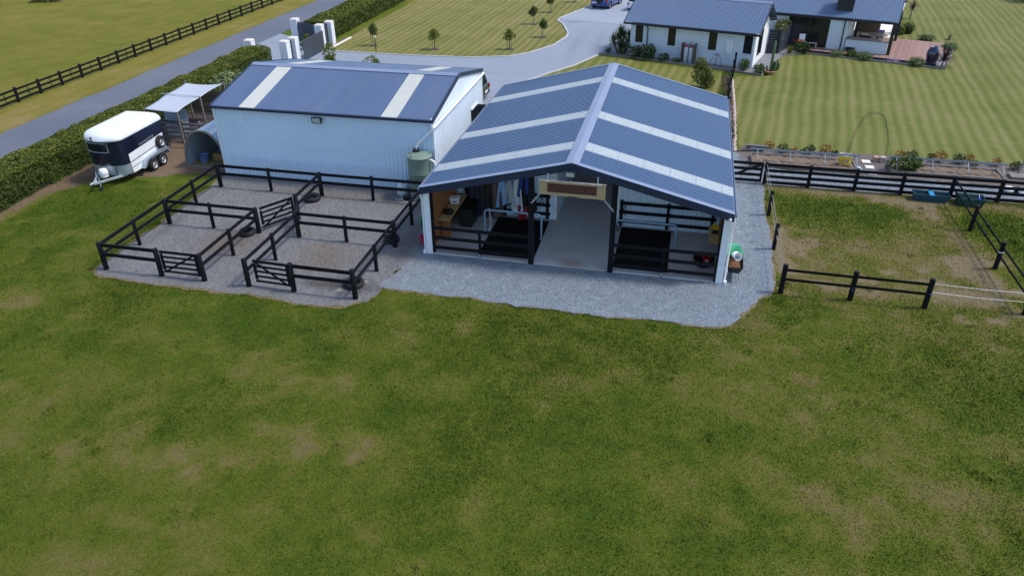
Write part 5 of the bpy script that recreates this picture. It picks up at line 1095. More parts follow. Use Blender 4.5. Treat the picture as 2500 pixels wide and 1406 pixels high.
# ---------------------------------------------------------------- young trees on the front lawn
def young_tree(label, x, y, h, m, stakes, seed, w=1.0, crown_r=.33):
    t = thing('young_tree', label, 'tree', (x, y, 0), seed*1.3, 'young trees on the front lawn'); r_ = random.Random(seed); ch = h*.42
    MB().tube([(0,0,-.02),(.02,.01,h*.3),(-.01,.02,h*.6),(.01,0,h*.85)], [.028,.024,.018,.008], 7).build('trunk', M['trunk'], t)
    mb = MB()
    for k in range(5): a = k*1.26; mb.tube([(0,0,h*(.5+.04*k)),(.14*math.cos(a),.14*math.sin(a),h*(.6+.05*k)),(.24*math.cos(a),.24*math.sin(a),h*(.68+.04*k))],[.01,.007,.003],5)
    tag(mb.build('branches', M['trunk'], t), kind='stuff')
    bl_ = [((r_.uniform(-.12,.12)*w, r_.uniform(-.12,.12)*w, h-ch*.95+ch*.85*k/4), (crown_r*1.22*w*(.85,1,.95,.75,.45)[k],)*2 + (ch*.32,), (160,220,200,140,80)[k]) for k in range(5)]
    leafcloud('crown', m, t, bl_, .125)
    for k in range(stakes): a = k*2.1+.4; MB().cyl((.2*math.cos(a),.2*math.sin(a),0),(.2*math.cos(a),.2*math.sin(a),h*.55),.02,n=6).build('stake', M['stake'], t)
    MB().lathe([(.36,0),(.33,.04),(.1,.05),(.001,.05)],18,cap=False).build('mulch_ring', M['mulch_and_shade'], t, True)
young_tree('young tree with yellow green crown, lone one left of the double pair', -10.52, 33.63, 1.62, M['lf_young'], 2, 1, 1.1, .36)
young_tree('young tree on three stakes at the bend of the drive', -4.47, 34.8, 1.56, M['lf_young'], 3, 2)
young_tree('young dark tree closest to the inner curve of the drive', -2.59, 39.5, 1.45, M['lf_tree'], 1, 3, .9)
young_tree('young dark tree without stakes on the middle of the lawn edge', -4.41, 44.5, 1.55, M['lf_tree'], 0, 4, 1.05)
young_tree('young tree cut by the top of the picture, left of the blue car', -3.92, 50.1, 1.6, M['lf_tree'], 1, 5)
young_tree('young tree next to the blue car with only its foot in view', -2.34, 55.8, 1.6, M['lf_tree'], 1, 6)
young_tree('young tree beside the path lamp near the gate', -15.97, 33.87, 1.78, M['lf_mid'], 1, 7, 1.0, .34)

# ---------------------------------------------------------------- vehicles
def car(label, loc, rz, paint, L=4.4, W=1.8, H=1.75, kind='suv', spare=False):
    """nose towards +X, origin on the ground under the middle"""
    t = thing('parked_car', label, 'car', loc, rz); h = L/2; w = W/2; bz = .30; bl_ = H*.56
    prof = [(-h,bz+.05),(-h-.02,bz+.35),(-h+.03,bl_-.02),(-h+.10,bl_+.02),(-.02*L,bl_+.03),(.20*L,bl_),(h-.25,bl_-.10),(h-.03,bl_-.25),(h,bz+.3),(h-.04,bz+.02),(h-.4,bz-.08),(-h+.4,bz-.08)]
    n = len(prof); mb = MB(); secs = [(-w,.93),(-w*.96,1.0),(-w*.80,1.0),(w*.80,1.0),(w*.96,1.0),(w,.93)]
    vs_ = []
    for yy, s_ in secs:
        e = 1 if abs(yy) > w*.9 else 0
        for x, z in prof: vs_.append((x*(1-.018*(abs(yy)/w)**4), yy, z - .02*e*(z > bl_-.1)))
    fs = [(j*n+k, j*n+(k+1) % n, (j+1)*n+(k+1) % n, (j+1)*n+k) for j in range(5) for k in range(n)] + [tuple(range(n-1,-1,-1)), tuple(range(5*n,6*n))]
    mb.add(vs_, fs); mb.build('body', paint, t, bev=.04)
    rb, rf_ = (-h+.16, -h+.34), (.20*L, .10*L)
    lo_ = [(rb[0],-w*.93),(rf_[0]+.25,-w*.93),(rf_[0]+.25,w*.93),(rb[0],w*.93)]; hi_ = [(rb[1],-w*.76),(rf_[1]-.15,-w*.76),(rf_[1]-.15,w*.76),(rb[1],w*.76)]
    mb = MB(); mb.add([(x,y_,bl_) for x,y_ in lo_]+[(x,y_,H-.07) for x,y_ in hi_],[(0,1,5,4),(1,2,6,5),(2,3,7,6),(3,0,4,7)]); mb.build('glasshouse', M['tint'], t)
    mb = MB(); mb.add([(x*1.0,y_,H-.08) for x,y_ in hi_]+[(x*.96,y_*.92,H) for x,y_ in hi_],[(4,5,6,7),(0,1,5,4),(1,2,6,5),(2,3,7,6),(3,0,4,7)]); mb.build('roof', paint, t, bev=.03)
    for s_ in (-1,1):
        for u in (0,.36,.68,1.0):
            a = Vector((lo_[0][0]+(lo_[1][0]-lo_[0][0])*u, s_*w*.935, bl_)); b = Vector((hi_[0][0]+(hi_[1][0]-hi_[0][0])*u, s_*w*.765, H-.07)); MB().bar(a, b, .05, .05).build('pillar', paint, t)
        MB().bar((lo_[0][0]+.1,s_*w*.95,bl_+.015),(lo_[1][0]-.1,s_*w*.95,bl_+.015),.015,.02).build('window_trim', M['rim'], t)
        for x in (-h+.78, h-.85):
            wv = thing('wheel', None, None, (x, s_*(w-.10), .345)); wv.parent = t
            MB().lathe([(.2,-.1),(.32,-.11),(.345,-.08),(.345,.08),(.32,.11),(.2,.1)],24,axis='y',cap=False).build('tyre', M['tyre'], wv, True); MB().lathe([(.001,s_*.09),(.08,s_*.1),(.11,s_*.07),(.2,s_*.09),(.23,s_*.105)],20,axis='y',cap=False).build('rim', M['rim'], wv, True)
            MB().lathe([(.40,-.13),(.40,.112)],22,axis='y',cap=False,c=(0,s_*.02,0)).build('arch_liner', M['blk'], wv)
        MB().box(-h-.03,-h+.06,s_*w*.90-.09,s_*w*.90+.03 if s_ > 0 else s_*w*.90+.09,bl_-.32,bl_-.02).build('tail_light', M['redl'], t, bev=.01)
        MB().box(h-.16,h-.01,s_*w*.78-.15,s_*w*.78+.15,bl_-.33,bl_-.2).build('headlight', M['lens'], t)
    MB().box(-h-.05,-h+.1,-w*.92,w*.92,bz,bz+.22).build('rear_bumper', paint, t, bev=.03)
    MB().box(-h-.06,-h-.045,-.26 if not spare else .25,.26 if not spare else .77,bz+.24,bz+.36).build('number_plate', M['pvc'], t)
    MB().add([(rb[0]-.012,-w*.8,bl_+.05),(rb[0]-.012,w*.8,bl_+.05),(rb[1]-.012,w*.66,H-.12),(rb[1]-.012,-w*.66,H-.12)],[(0,3,2,1)]).build('rear_window', M['glass'], t)
    if spare: MB().lathe([(.001,-.12),(.24,-.12),(.33,-.08),(.345,0),(.33,.1),(.001,.1)],26,(-h-.1,-.02,.92),'x',False).build('spare_wheel', M['tyre'], t, True); MB().box(-h-.235,-h-.222,-.2,.2,.96,.99).build('spare_badge', M['rim'], t)
    return t
car('blue four wheel drive with spare wheel on its back door', (1.22, 54.55, .026), math.atan2(2.2, .62), M['carblue'], 4.3, 1.8, 1.75, spare=True)
car('white car half hidden behind the house roof', (4.95, 54.0, .026), math.atan2(2.2, .7), M['carwhite'], 4.4, 1.75, 1.5)
car('charcoal car parked behind the right end of the garage', (-5.2, 21.15, .022), math.pi-.05, M['cardark'], 4.6, 1.85, 1.7)
# low timber trailer ramp in the far field, cut by the top of the picture
t = thing('timber_ramp', 'old grey timber ramp in the field at the top left', 'ramp', (-58.7, 45.9, 0), .3)
for k in range(7): MB().bar((-1.6,-.5+k*.3,.06),(.6,-.5+k*.3,1.1),.26,.05).build('plank', M['greywood'], t)
for x, y_ in ((.5,-.5),(.5,1.3),(1.9,-.4),(1.9,1.3)): MB().box(x-.07,x+.07,y_-.07,y_+.07,0,1.1).build('leg', M['greywood'], t)
MB().box(.5,2.0,-.6,1.5,1.1,1.18).build('platform', M['greywood'], t)
# ---------------------------------------------------------------- house (own frame: u along the front wall, v into the house)
HB, HA = (14.492, 32.503, 0), -.26
ho = thing('house', 'white brick house with blue grey roof and dark joinery', 'house', HB, HA)
EZ = 2.62; PT = math.tan(R_(29.5))
def hp(u, v, z=0):
    p = Matrix.Rotation(HA, 3, 'Z') @ Vector((u, v, z)); return (p.x+HB[0], p.y+HB[1], p.z)
# left wing
D1 = 5.15; vm = D1/2; RZ = EZ + (vm+.38)*PT
wins = [(-9.15,-8.53), (-6.53,-5.92), (-3.38,-2.75), (-.76,-.13)]
def wall_with_holes(u0, u1, v, z1, holes, name, m, t_=.12, axis='u'):
    cuts = [u0] + [c for h in holes for c in h[:2]] + [u1]
    for i in range(0, len(cuts)-1):
        a, b = cuts[i], cuts[i+1]
        if i % 2 == 0: segs = [(0, z1)]
        else: h = holes[i//2]; segs = [(0, h[2]), (h[3], z1)]
        for z0_, z1_ in segs:
            if z1_-z0_ < .03: continue
            mb = MB(); (mb.box(a, b, v, v+t_, z0_, z1_) if axis == 'u' else mb.box(v-t_, v, a, b, z0_, z1_)); mb.build(name, m, ho)
wall_with_holes(-9.55, 0, 0, 2.5, [(a, b, 1.03, 2.49) for a, b in wins], 'brick_wall', M['brick'])
for a, b in wins:
    w = thing('window', None, None, ((a+b)/2, .05, 1.03)); w.parent = ho; hw = (b-a)/2
    mb = MB(); mb.box(-hw,-hw+.05,-.03,.03,0,1.46); mb.box(hw-.05,hw,-.03,.03,0,1.46); mb.box(-hw+.05,hw-.05,-.03,.03,0,.05); mb.box(-hw+.05,hw-.05,-.03,.03,1.41,1.46); mb.build('frame', M['hnavy'], w)
    MB().box(-hw+.05,hw-.05,-.006,.006,.05,1.41).build('pane', M['glass'], w); MB().box(-hw-.04,hw+.04,-.10,-.032,-.06,-.005).build('sill', M['white'], w)
MB().box(-9.55, 0, -.02, .0, 0, .16).build('plinth', M['capb'], ho)
wall_with_holes(.12, D1-.12, 0, 2.5, [(1.5, 3.0, .5, 2.3)], 'brick_wall', M['stucco'], .12, 'v')
w = thing('window', None, None, (.0, 2.25, .5)); w.parent = ho; MB().box(-.06,-.02,-.75,.75,0,1.8).build('pane', M['glass'], w); mb = MB(); [mb.box(-.03,.02,y,y+.06,0,1.8) for y in (-.75,-.03,.69)]; tag(mb.build('frame', M['hnavy'], w), kind='stuff')
MB().box(-9.55,-9.43,.12,D1-.12,0,2.5).build('brick_wall', M['brick'], ho); MB().box(-9.55,0,D1-.12,D1,0,2.5).build('brick_wall', M['brick'], ho)
for u, m in ((-.06, M['stucco']), (-9.49, M['brick'])): MB().extr([(u-.05,0,2.5),(u-.05,D1,2.5),(u-.05,vm,RZ-.25)],(0,0,0),(.1,0,0)).build('gable_end', m, ho)
for sg in (-1, 1):
    a = Vector((-10.0, vm, RZ)); ed = Vector((0, sg*(vm+.42), -(vm+.42)*PT)); nr = Vector((0, sg*-ed.z, abs(ed.y))).normalized()
    mb = MB(); mb.corr(a, (1,0,0), ed, nr, 10.42, ed.length, .19, .02, 'trap'); mb.build('roof_panel', M['hroof'], ho)
    MB().box(-10.02, .44, min(vm+sg*(vm+.40), vm+sg*(vm+.52)), max(vm+sg*(vm+.40), vm+sg*(vm+.52)), EZ-.20, EZ-.05).build('gutter', M['hnavy'], ho)
    MB().box(-10.0, .42, min(vm+sg*vm, vm+sg*(vm+.39)), max(vm+sg*vm, vm+sg*(vm+.39)), EZ-.16, EZ-.13).build('soffit', M['stucco'], ho)
    for u in (-10.02, .40): MB().extr([Vector((0,0,0)), ed, ed-Vector((0,0,.18)), Vector((0,0,-.18))], (u, vm, RZ+.02), (.04,0,0)).build('barge_board', M['hnavy'], ho)
    MB().extr([Vector((0,0,0)), ed.normalized()*.22, ed.normalized()*.22-nr*.012, -nr*.012], (-10.0, vm, RZ+.035), (10.44,0,0)).build('ridge_cap', M['cap'], ho)
MB().tube([(-8.15,-.47,EZ-.15),(-8.15,-.3,EZ-.3),(-8.15,-.06,EZ-.45),(-8.15,-.06,.1)], .04, 8).build('downpipe', M['hnavy'], ho)
MB().tube([(.06,-.07,EZ-.2),(.06,-.07,.05)], .04, 8).build('downpipe', M['pvc'], ho)
MB().box(-1.98,-1.5,-.12,0,.93,1.94).build('meter_box', M['white'], ho, bev=.01); MB().box(-1.98,-1.5,-.125,-.12,1.5,1.515).build('box_joint', M['capb'], ho); MB().box(-1.88,-1.6,-.126,-.12,1.78,1.8).build('box_vent', M['hnavy'], ho); MB().box(-1.95,-1.45,-.03,-.0,2.1,2.12).build('flue_vent', M['capb'], ho)
# right wing: v 8.0 .. 17
VF = 8.0; D2 = 9.6; EZ2 = 2.62; vm2 = VF + D2/2; RZ2 = EZ2 + (D2/2)*math.tan(R_(26))
for sg in (-1, 1):
    a = Vector((-6.0, vm2, RZ2)); ed = Vector((0, sg*(D2/2+.02), -(D2/2+.02)*math.tan(R_(26)))); nr = Vector((0, sg*-ed.z, abs(ed.y))).normalized()
    mb = MB(); mb.corr(a, (1,0,0), ed, nr, 14.95, ed.length, .19, .02, 'trap'); mb.build('roof_panel', M['hroof'], ho)
    MB().box(-6.0, 8.95, min(vm2+sg*(D2/2), vm2+sg*(D2/2+.12)), max(vm2+sg*(D2/2), vm2+sg*(D2/2+.12)), EZ2-.2, EZ2-.05).build('gutter', M['hnavy'], ho)
    MB().extr([Vector((0,0,0)), ed, ed-Vector((0,0,.2)), Vector((0,0,-.2))], (8.93, vm2, RZ2+.02), (.04,0,0)).build('barge_board', M['hnavy'], ho)
MB().box(-6, 8.9, VF+.1, VF+D2-.1, EZ2-.13, EZ2-.1).build('ceiling', M['stucco'], ho)
FL = .2
MB().box(-1.0, .95, VF+.12, VF+.22, 0, 2.5).build('brick_wall', M['stucco'], ho)
# glazed front: two dark panels
for a, b in ((.95, 2.55), (2.55, 4.12)):
    MB().box(a+.04, b-.04, VF+.14, VF+.16, FL+.06, 2.44).build('glass_door', M['glass'], ho)
    mb = MB(); mb.box(a,a+.05,VF+.10,VF+.2,FL,2.5); mb.box(b-.05,b,VF+.10,VF+.2,FL,2.5); mb.box(a+.05,b-.05,VF+.10,VF+.2,FL,FL+.06); mb.build('door_frame', M['hnavy'], ho)
MB().box(4.12, 5.45, VF-.2+.2, VF+.25, 0, 2.5).build('brick_wall', M['brick'], ho)
MB().box(5.33, 5.45, VF+.25, VF+5.3, 0, 2.5).build('brick_wall', M['brick'], ho)
MB().tube([(5.2,VF-.1,2.45),(5.2,VF-.06,2.3),(5.2,VF-.06,.22)], .045, 8).build('downpipe', M['hnavy'], ho)
MB().box(-1.0, 5.3, VF+D2-.5, VF+D2-.4, 0, 2.5).build('brick_wall', M['stucco'], ho); MB().box(.0,5.2,VF+2.2,VF+2.3,FL,2.45).build('room_wall', M['trunk'], ho)
for u, v in ((8.72, VF-.1), (8.96-.1, VF+5.15), (5.75, VF+5.2), (8.72, VF+9.2)): MB().box(u-.12,u+.12,v-.12,v+.12,.1,2.55).build('verandah_post', M['hnavy'], ho)
# outdoor counter with a dark top
MB().box(5.55, 8.55, VF-.15, VF+.55, FL, 1.08).build('counter_wall', M['brick'], ho); MB().box(5.5, 8.6, VF-.2, VF+.75, 1.08, 1.14).build('counter_top', M['greywood'], ho, bev=.01)
MB().box(5.6,6.3,VF-.17,VF-.155,.22,.5).build('counter_niche', M['hnavy'], ho)
# chimney and aerial
ch = MB(); ch.box(4.3, 5.5, VF+.7, VF+1.7, 2.9, 4.9); ch.build('chimney', M['hnavy'], ho, bev=.02); MB().box(4.25,5.55,VF+.62,VF+.7,2.85,2.98).build('chimney_flashing', M['hroof'], ho)
mb = MB(); mb.cyl((4.2,VF+1.6,3.2),(4.2,VF+1.6,4.6),.02,n=6); [mb.cyl((3.9,VF+1.6,4.0+.14*k),(4.5,VF+1.6,4.0+.14*k),.012,n=5) for k in range(4)]; [mb.cyl((3.95+.16*k,VF+1.6,3.95),(3.95+.16*k,VF+1.6,4.5),.01,n=5) for k in range(4)]; tag(mb.build('aerial', M['galv'], ho), kind='stuff')
# deck, patio and the gravel beds round the house
dk = thing('timber_deck', 'reddish timber deck along the verandah side of the house', 'deck', HB, HA)
MB().prism([(1.7,6.85),(12.15,6.62),(12.62,13.9),(5.6,14.2),(5.6,8.2),(1.7,8.2)], .05, .2).build('boards', M['deck'], dk)
MB().bar((1.7,6.82,.1),(12.15,6.59,.1),.04,.2).build('edge_board', M['hnavy'], dk)
def hsheet(name, pts, z, m): return sheet(name, [hp(u, v)[:2] for u, v in pts], z, m)
M['bedgravel'] = chip_mat('dark_bed_gravel', (.10,.11,.135), (.24,.25,.29), 30, .6, .6, (.20,.19,.19))
hsheet('patio', [(4.5,14.3),(8.7,14.2),(8.7,24),(4.0,24)], .03, M['patio'])
hsheet('gravel_bed', [(-11.9,.6),(-11.6,-1.2),(-9.0,-.85),(.45,-1.55),(1.1,-1.7),(1.35,4.6),(2.6,6.1),(2.9,6.45),(12.75,6.0),(13.2,12.6),(12.2,14.4),(1,14),(-11.9,5.5)], .028, M['bedgravel'])
mb = MB()
for a, b in zip([(-11.7,-1.1),(-9.0,-.9),(.55,-1.65),(1.15,-1.8),(1.42,4.6),(2.75,6.25)], [(-9.0,-.9),(.55,-1.65),(1.15,-1.8),(1.42,4.6),(2.75,6.25),(12.8,5.9)]): mb.bar((*hp(*a)[:2],.07),(*hp(*b)[:2],.07),.06,.14)
a, b = (12.8,5.9),(13.25,12.6); mb.bar((*hp(*a)[:2],.07),(*hp(*b)[:2],.07),.06,.14)
tag(mb.build('timber_edging', M['greywood']), kind='structure')

# gas cylinders
for k, u in enumerate((-4.92, -4.50)):
    t = thing('gas_cylinder', 'pale grey gas cylinder with red cap, ' + ('left' if k == 0 else 'right') + ' one of the pair at the house wall', 'gas cylinder', hp(u, -.32), HA, 'gas cylinders at the house')
    MB().lathe([(.16,0),(.185,.04),(.185,1.02),(.15,1.12),(.06,1.16),(.001,1.16)],20,cap=False).build('body', M['gas'], t, True); MB().lathe([(.10,1.15),(.105,1.3),(.085,1.33),(.001,1.33)],14,cap=False).build('cap', M['gasred'], t, True)
t = thing('cylinder_screen', 'dark timber side screens with regulator box around the gas cylinders', 'screen', hp(-4.7, -.35), HA)
for u in (-.48, .48): MB().box(u-.035,u+.035,-.3,.3,0,1.45).build('screen_board', M['trunk'], t, bev=.01)
MB().box(-.1,.1,.2,.3,1.35,1.55).build('regulator', M['galv'], t); MB().cyl((0,.25,.1),(0,.25,1.4),.025,n=8).build('gas_pipe', M['hnavy'], t)
t = thing('wire_plant_frame', 'thin dark hose looped on a wire stand against the house wall', 'hose stand', hp(-2.5, -.5), HA)
for a, b in (((-.6,0,.02),(-.15,.1,.85)),((-.05,-.1,.02),(.0,.1,.9)),((.45,0,.02),(.12,.1,.85))): MB().tube([a, (Vector(a)+Vector(b))/2+Vector((.05,0,.1)), b], .018, 6).build('leg', M['wire'], t)
MB().tube([(-.2,.05,.85),(0,.05,.95),(.2,.05,.85),(0,.1,.8),(-.2,.05,.85)], .02, 6).build('hose_loop', M['blk'], t); MB().tube([(-.7,-.3,.03),(-.3,-.5,.03),(.3,-.4,.03),(.6,-.2,.03)], .018, 6).build('hose_tail', M['blk'], t)
# planting round the house
y1 = thing('yucca', 'tall spiky yucca at the left corner of the house', 'yucca', (4.55, 35.35, 0))
for k, (x, y_, z) in enumerate(((-.05,-.1,1.65),(.6,.2,1.3),(-.6,-.1,.95),(.2,-.4,.55),(.15,.1,1.2),(.75,-.1,.8),(-.2,-.3,1.25))):
    MB().tube([(x*.4,y_*.4,0),(x,y_,z)], [.09,.06], 7).build('trunk', M['trunk'], y1); straps('leaf_head', M['lf_yucca'], y1, (x,y_,z), 90, .75, .075, .3, (-.6,1.45), k)
def bush(label, loc, r, m, size, n=500, h=None, cat='shrub'):
    h = h or r; return shrub(label, loc, [((0,0,h*.55),(r,r*.9,h*.55),n),((r*.3,-r*.2,h*.7),(r*.6,r*.6,h*.4),n//3)], m, size, cat=cat)
bush('dark leafy shrub beside the yucca', (5.85,34.0,0), .55, M['lf_dark'], .17, 320, .9); bush('dark leafy shrub under the first house window', (6.75,33.7,0), .75, M['lf_dark'], .18, 480, 1.05)
bush('smaller leafy shrub right of the big dark ones', (8.05,33.3,0), .45, M['lf_dark'], .15, 220, .6); bush('pale little plant near the gas cylinders', (9.0,33.1,0), .32, M['lf_mid'], .14, 120, .35); bush('small dark plant in front of the yucca', (3.6,35.0,0), .25, M['lf_dark'], .12, 110, .5)
bush('leafy plant by the house wall near the black fence', (13.95,31.75,0), .42, M['lf_mid'], .16, 200, .85); bush('green plant at the foot of the cactus', (15.0,31.1,0), .42, M['lf_mid'], .17, 220, .65)
ck = thing('cactus', 'tall ribbed cactus with shorter arms in a terracotta bowl', 'cactus', (15.75, 31.2, 0))
MB().lathe([(.2,0),(.32,.08),(.38,.24),(.40,.26),(.35,.25),(.001,.2)],22,cap=False).build('bowl', M['terra'], ck, True)
for x, y_, h, r in ((.05,.1,2.35,.10),(.3,.0,.95,.09),(.42,.15,1.05,.085),(.2,.2,.9,.08),(.55,.1,.8,.08),(-.25,.05,.6,.07)): MB().tube([(x*.5,y_,.2),(x,y_,.4),(x+.02,y_,h*.7),(x+.02,y_,h*.97),(x+.02,y_,h)], [r*.9,r,r,r*.85,r*.2], 9).build('stem', M['cactus'], ck, True)
sc_ = slats('charcoal slat screen between the two wings of the house', hp(.95,5.35)[:2], hp(1.3,8.0)[:2], .1, 1.85, 9, M['gateg'], 'slat_screen', .5, 'screen')
shrub('pale leafy climber spilling over the charcoal screen', hp(.7, 6.6), [((0,0,1.8),(.5,1.1,.35),520),((.3,1.0,1.95),(.6,.5,.3),300),((-.1,-.8,1.0),(.3,.35,.9),260)], M['lf_bush'], .16, cat='climber')
t = thing('flax', 'yellow green strappy plant at the end of the charcoal screen', 'flax', hp(1.75, 5.5)); straps('leaves', M['lf_young'], t, (0,0,.05), 60, .8, .05, .7, (.5,1.5), 4); MB().cyl((0,0,0),(0,0,.12),.1,n=8).build('crown', M['trunk'], t)
bush('dark rounded shrub at the left end of the deck', hp(2.6,6.25), .62, M['lf_dark'], .15, 520, .85)
t = thing('orange_flowers', 'orange red flowering plant behind the deck corner shrub', 'flowers', hp(2.2,7.2)); leafcloud('flowers', leaf_mat('orange_flowers', (.35,.05,.02), (.6,.14,.04)), t, [((0,0,.75),(.4,.3,.15),90)], .13); leafcloud('leaves', M['lf_dark'], t, [((0,0,.45),(.4,.35,.35),160)], .14)
t = thing('garden_chair', 'white garden chair at the left end of the verandah', 'chair', hp(2.35, 7.6, .2), HA+.5)
MB().box(-.25,.25,-.25,.22,.4,.44).build('seat', M['stucco'], t, bev=.01); MB().box(-.25,.25,.2,.25,.44,.98).build('backrest', M['stucco'], t, bev=.04)
for x, y_ in ((-.22,-.22),(.22,-.22),(-.22,.2),(.22,.2)): MB().box(x-.02,x+.02,y_-.02,y_+.02,0,.4).build('leg', M['stucco'], t)
t = thing('slatted_bench', 'low pale slatted bench next to the white garden chair', 'bench', hp(3.0, 7.55, .2), HA)
for k in range(6): MB().box(-.45+k*.16,-.34+k*.16,-.2,.2,.38,.41).build('slat', M['stone'], t)
for x in (-.42,.42): MB().box(x-.03,x+.03,-.18,.18,0,.38).build('leg', M['stone'], t)
for k, (lb, u, v, r, m, h) in enumerate((('clipped grey green ball at the left of the deck bed', 5.25, 6.45, .42, 'lf_grey', .42), ('darker olive ball, second in the deck bed', 6.25, 6.6, .40, 'lf_mid', .5), ('wide clipped ball, third in the deck bed', 7.25, 6.3, .58, 'lf_grey', .5), ('wide clipped ball near the right end of the deck bed', 10.85, 6.15, .58, 'lf_grey', .5), ('clipped mound at the back right corner of the deck', 12.95, 12.6, .6, 'lf_grey', .45), ('clipped mound on the lawn edge behind the deck', 11.2, 15.4, .6, 'lf_grey', .4), ('bright lime ball behind the verandah post', 8.9, 16.6, .5, 'lf_young', .75), ('green ball beside the lime one behind the verandah', 9.6, 17.4, .5, 'lf_mid', .8))):
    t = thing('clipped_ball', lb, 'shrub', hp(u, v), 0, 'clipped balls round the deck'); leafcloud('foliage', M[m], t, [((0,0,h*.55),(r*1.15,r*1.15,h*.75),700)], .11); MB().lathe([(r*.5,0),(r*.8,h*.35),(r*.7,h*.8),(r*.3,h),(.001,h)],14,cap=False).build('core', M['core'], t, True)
t = thing('flower_clump', 'low mauve flowers in the deck bed', 'flowers', hp(9.2, 6.4)); leafcloud('flowers', M['purple'], t, [((0,0,.12),(.6,.3,.12),240)], .1); leafcloud('leaves', M['lf_mid'], t, [((0,0,.08),(.55,.3,.08),140)], .1)
t = thing('blue_urn', 'large glossy dark blue urn at the deck corner', 'urn', hp(11.8, 7.1, .05)); MB().lathe([(.26,0),(.34,.1),(.44,.45),(.46,.75),(.40,1.02),(.27,1.18),(.25,1.24),(.29,1.27),(.25,1.27),(.21,1.2),(.001,1.1)],32,cap=False).build('urn', M['bluepot'], t, True); MB().lathe([(.22,1.17),(.001,1.17)],20,cap=False).build('water', M['water'], t)
def cordyline(label, loc, h, L, n, seed):
    t = thing('cordyline', label, 'cordyline', loc); MB().tube([(0,0,0),(.03,0,h)], [.06,.04], 7).build('trunk', M['trunk'], t); straps('leaf_head', M['lf_red'], t, (.03,0,h), n, L, .07, .45, (-.25,1.5), seed)
cordyline('bronze spiky cordyline in front of the blue urn', hp(12.55, 6.55), .5, 1.05, 120, 1); cordyline('bronze spiky cordyline behind the verandah end', hp(9.4, 24.0), .9, .9, 70, 2); cordyline('tiny bronze cordyline on the lawn behind the deck', hp(12.8, 16.2), .15, .4, 24, 3)
# verandah furniture seen under the roof
t = thing('round_table', 'round grey outdoor table under the verandah', 'table', hp(7.6, 11.3, .2), HA); MB().lathe([(.001,.7),(.72,.7),(.75,.72),(.72,.75),(.001,.75)],30,cap=False).build('top', M['greywood'], t, True); MB().cyl((0,0,0),(0,0,.7),.06,n=10).build('stem', M['blk'], t); MB().lathe([(.34,0),(.3,.04),(.05,.06)],20).build('base', M['blk'], t)
def wicker(label, u, v, rz, m):
    t = thing('outdoor_chair', label, 'chair', hp(u, v, .2), HA+rz); MB().box(-.28,.28,-.28,.25,.3,.42).build('seat', m, t, bev=.02); MB().box(-.28,.28,.2,.27,.42,.85).build('backrest', m, t, bev=.03)
    for x in (-.26,.26): MB().box(x-.03,x+.03,-.26,.2,.42,.6).build('armrest', M['blk'], t)
    for x, y_ in ((-.24,-.24),(.24,-.24),(-.24,.22),(.24,.22)): MB().box(x-.025,x+.025,y_-.025,y_+.025,0,.3).build('leg', M['blk'], t)
wicker('blue backed outdoor chair behind the round table', 7.7, 12.4, 0, M['tub']); wicker('dark wicker chair left of the round table', 6.5, 11.0, 1.5, M['blk']); wicker('dark wicker chair nearest the counter', 7.0, 10.2, 2.8, M['blk'])
t = thing('dark_sideboard', 'dark brown cabinet at the back of the verandah', 'cabinet', hp(6.5, 16.2, .03), HA); MB().box(-.9,.9,-.3,.3,.08,.9).build('body', M['trunk'], t, bev=.02); MB().box(-.95,.95,-.33,.33,.9,.95).build('top', M['trunk'], t)
# black four rail fence between the stable and the house, stone edging and the big bush
hf = thing('garden_fence', 'black rail fence running from the stable to the house wall', 'fence', (12.45, 14.7, 0))
pts = [(12.45+.06*k+ (0 if k < 6 else (k-5)*.12), 14.8+2.15*k) for k in range(9)]
for k, p in enumerate(pts): MB().box(p[0]-12.45-.07,p[0]-12.45+.07,p[1]-14.7-.07,p[1]-14.7+.07,0,1.1 if k < 7 else 1.25).build('post', M['black'], hf)
for a, b in zip(pts[:-1], pts[1:]):
    for z in (1.0,.72,.44,.16): MB().bar((a[0]-12.45,a[1]-14.7,z),(b[0]-12.45,b[1]-14.7,z),.04,.14).build('rail', M['black'], hf)
r_ = random.Random(5); y_ = 14.8; se = thing('stone_edging', 'row of pinkish white stones edging the lawn beside the stable', 'stones', (13.0, 14.8, 0))
while y_ < 29.9:
    s_ = r_.uniform(.075,.125); x = 12.86 + .22*math.sin((y_-14)/8) + r_.uniform(-.03,.03) + (max(0,y_-28.8)*-.3)
    mb = MB(); mb.lathe([(s_*.5,0),(s_,.04),(s_*.95,s_*.8),(s_*.5,s_*1.15),(.001,s_*1.2)],7,cap=False); o = mb.build('stone', M['stone'], se, loc=(x-13.0,y_-14.8,0)); o.rotation_euler = (0,0,r_.uniform(0,6)); y_ += s_*1.75
sheet('flower_bed', rough_poly([(12.5,14.8),(12.95,14.8),(13.0,22),(13.0,29.2),(12.7,30.2),(12.5,30.2)], .4, .05), .02, M['earth'])
shrub('big upright green bush beside the black fence, between stable and house', (10.9, 26.85, 0), [((0,0,.95),(.65,.6,.8),1100),((-.15,.1,1.5),(.45,.4,.55),600),((.35,-.2,.85),(.5,.45,.65),600),((.5,.1,.4),(.45,.4,.4),340)], M['lf_bush'], .14)
for k, (x, yy, h) in enumerate(((12.75,27.8,.9),(12.7,25.5,.6),(12.75,23.0,.5),(12.8,18.2,.7),(12.78,16.6,.6))): shrub(('thin yellow weed by the fence nearest the house','thin yellow weed second from the house along the fence','low weed in the strip halfway down the fence','brown green plant at the lower part of the fence strip','brown green plant nearest the vegetable beds in the fence strip')[k], (x,yy,0), [((0,0,h*.5),(.18,.35,h*.5),90)], (M['lf_young'],M['lf_young'],M['lf_mid'],M['lf_dark'],M['lf_dark'])[k], .10, cat='weeds', name='weeds', stems=2)
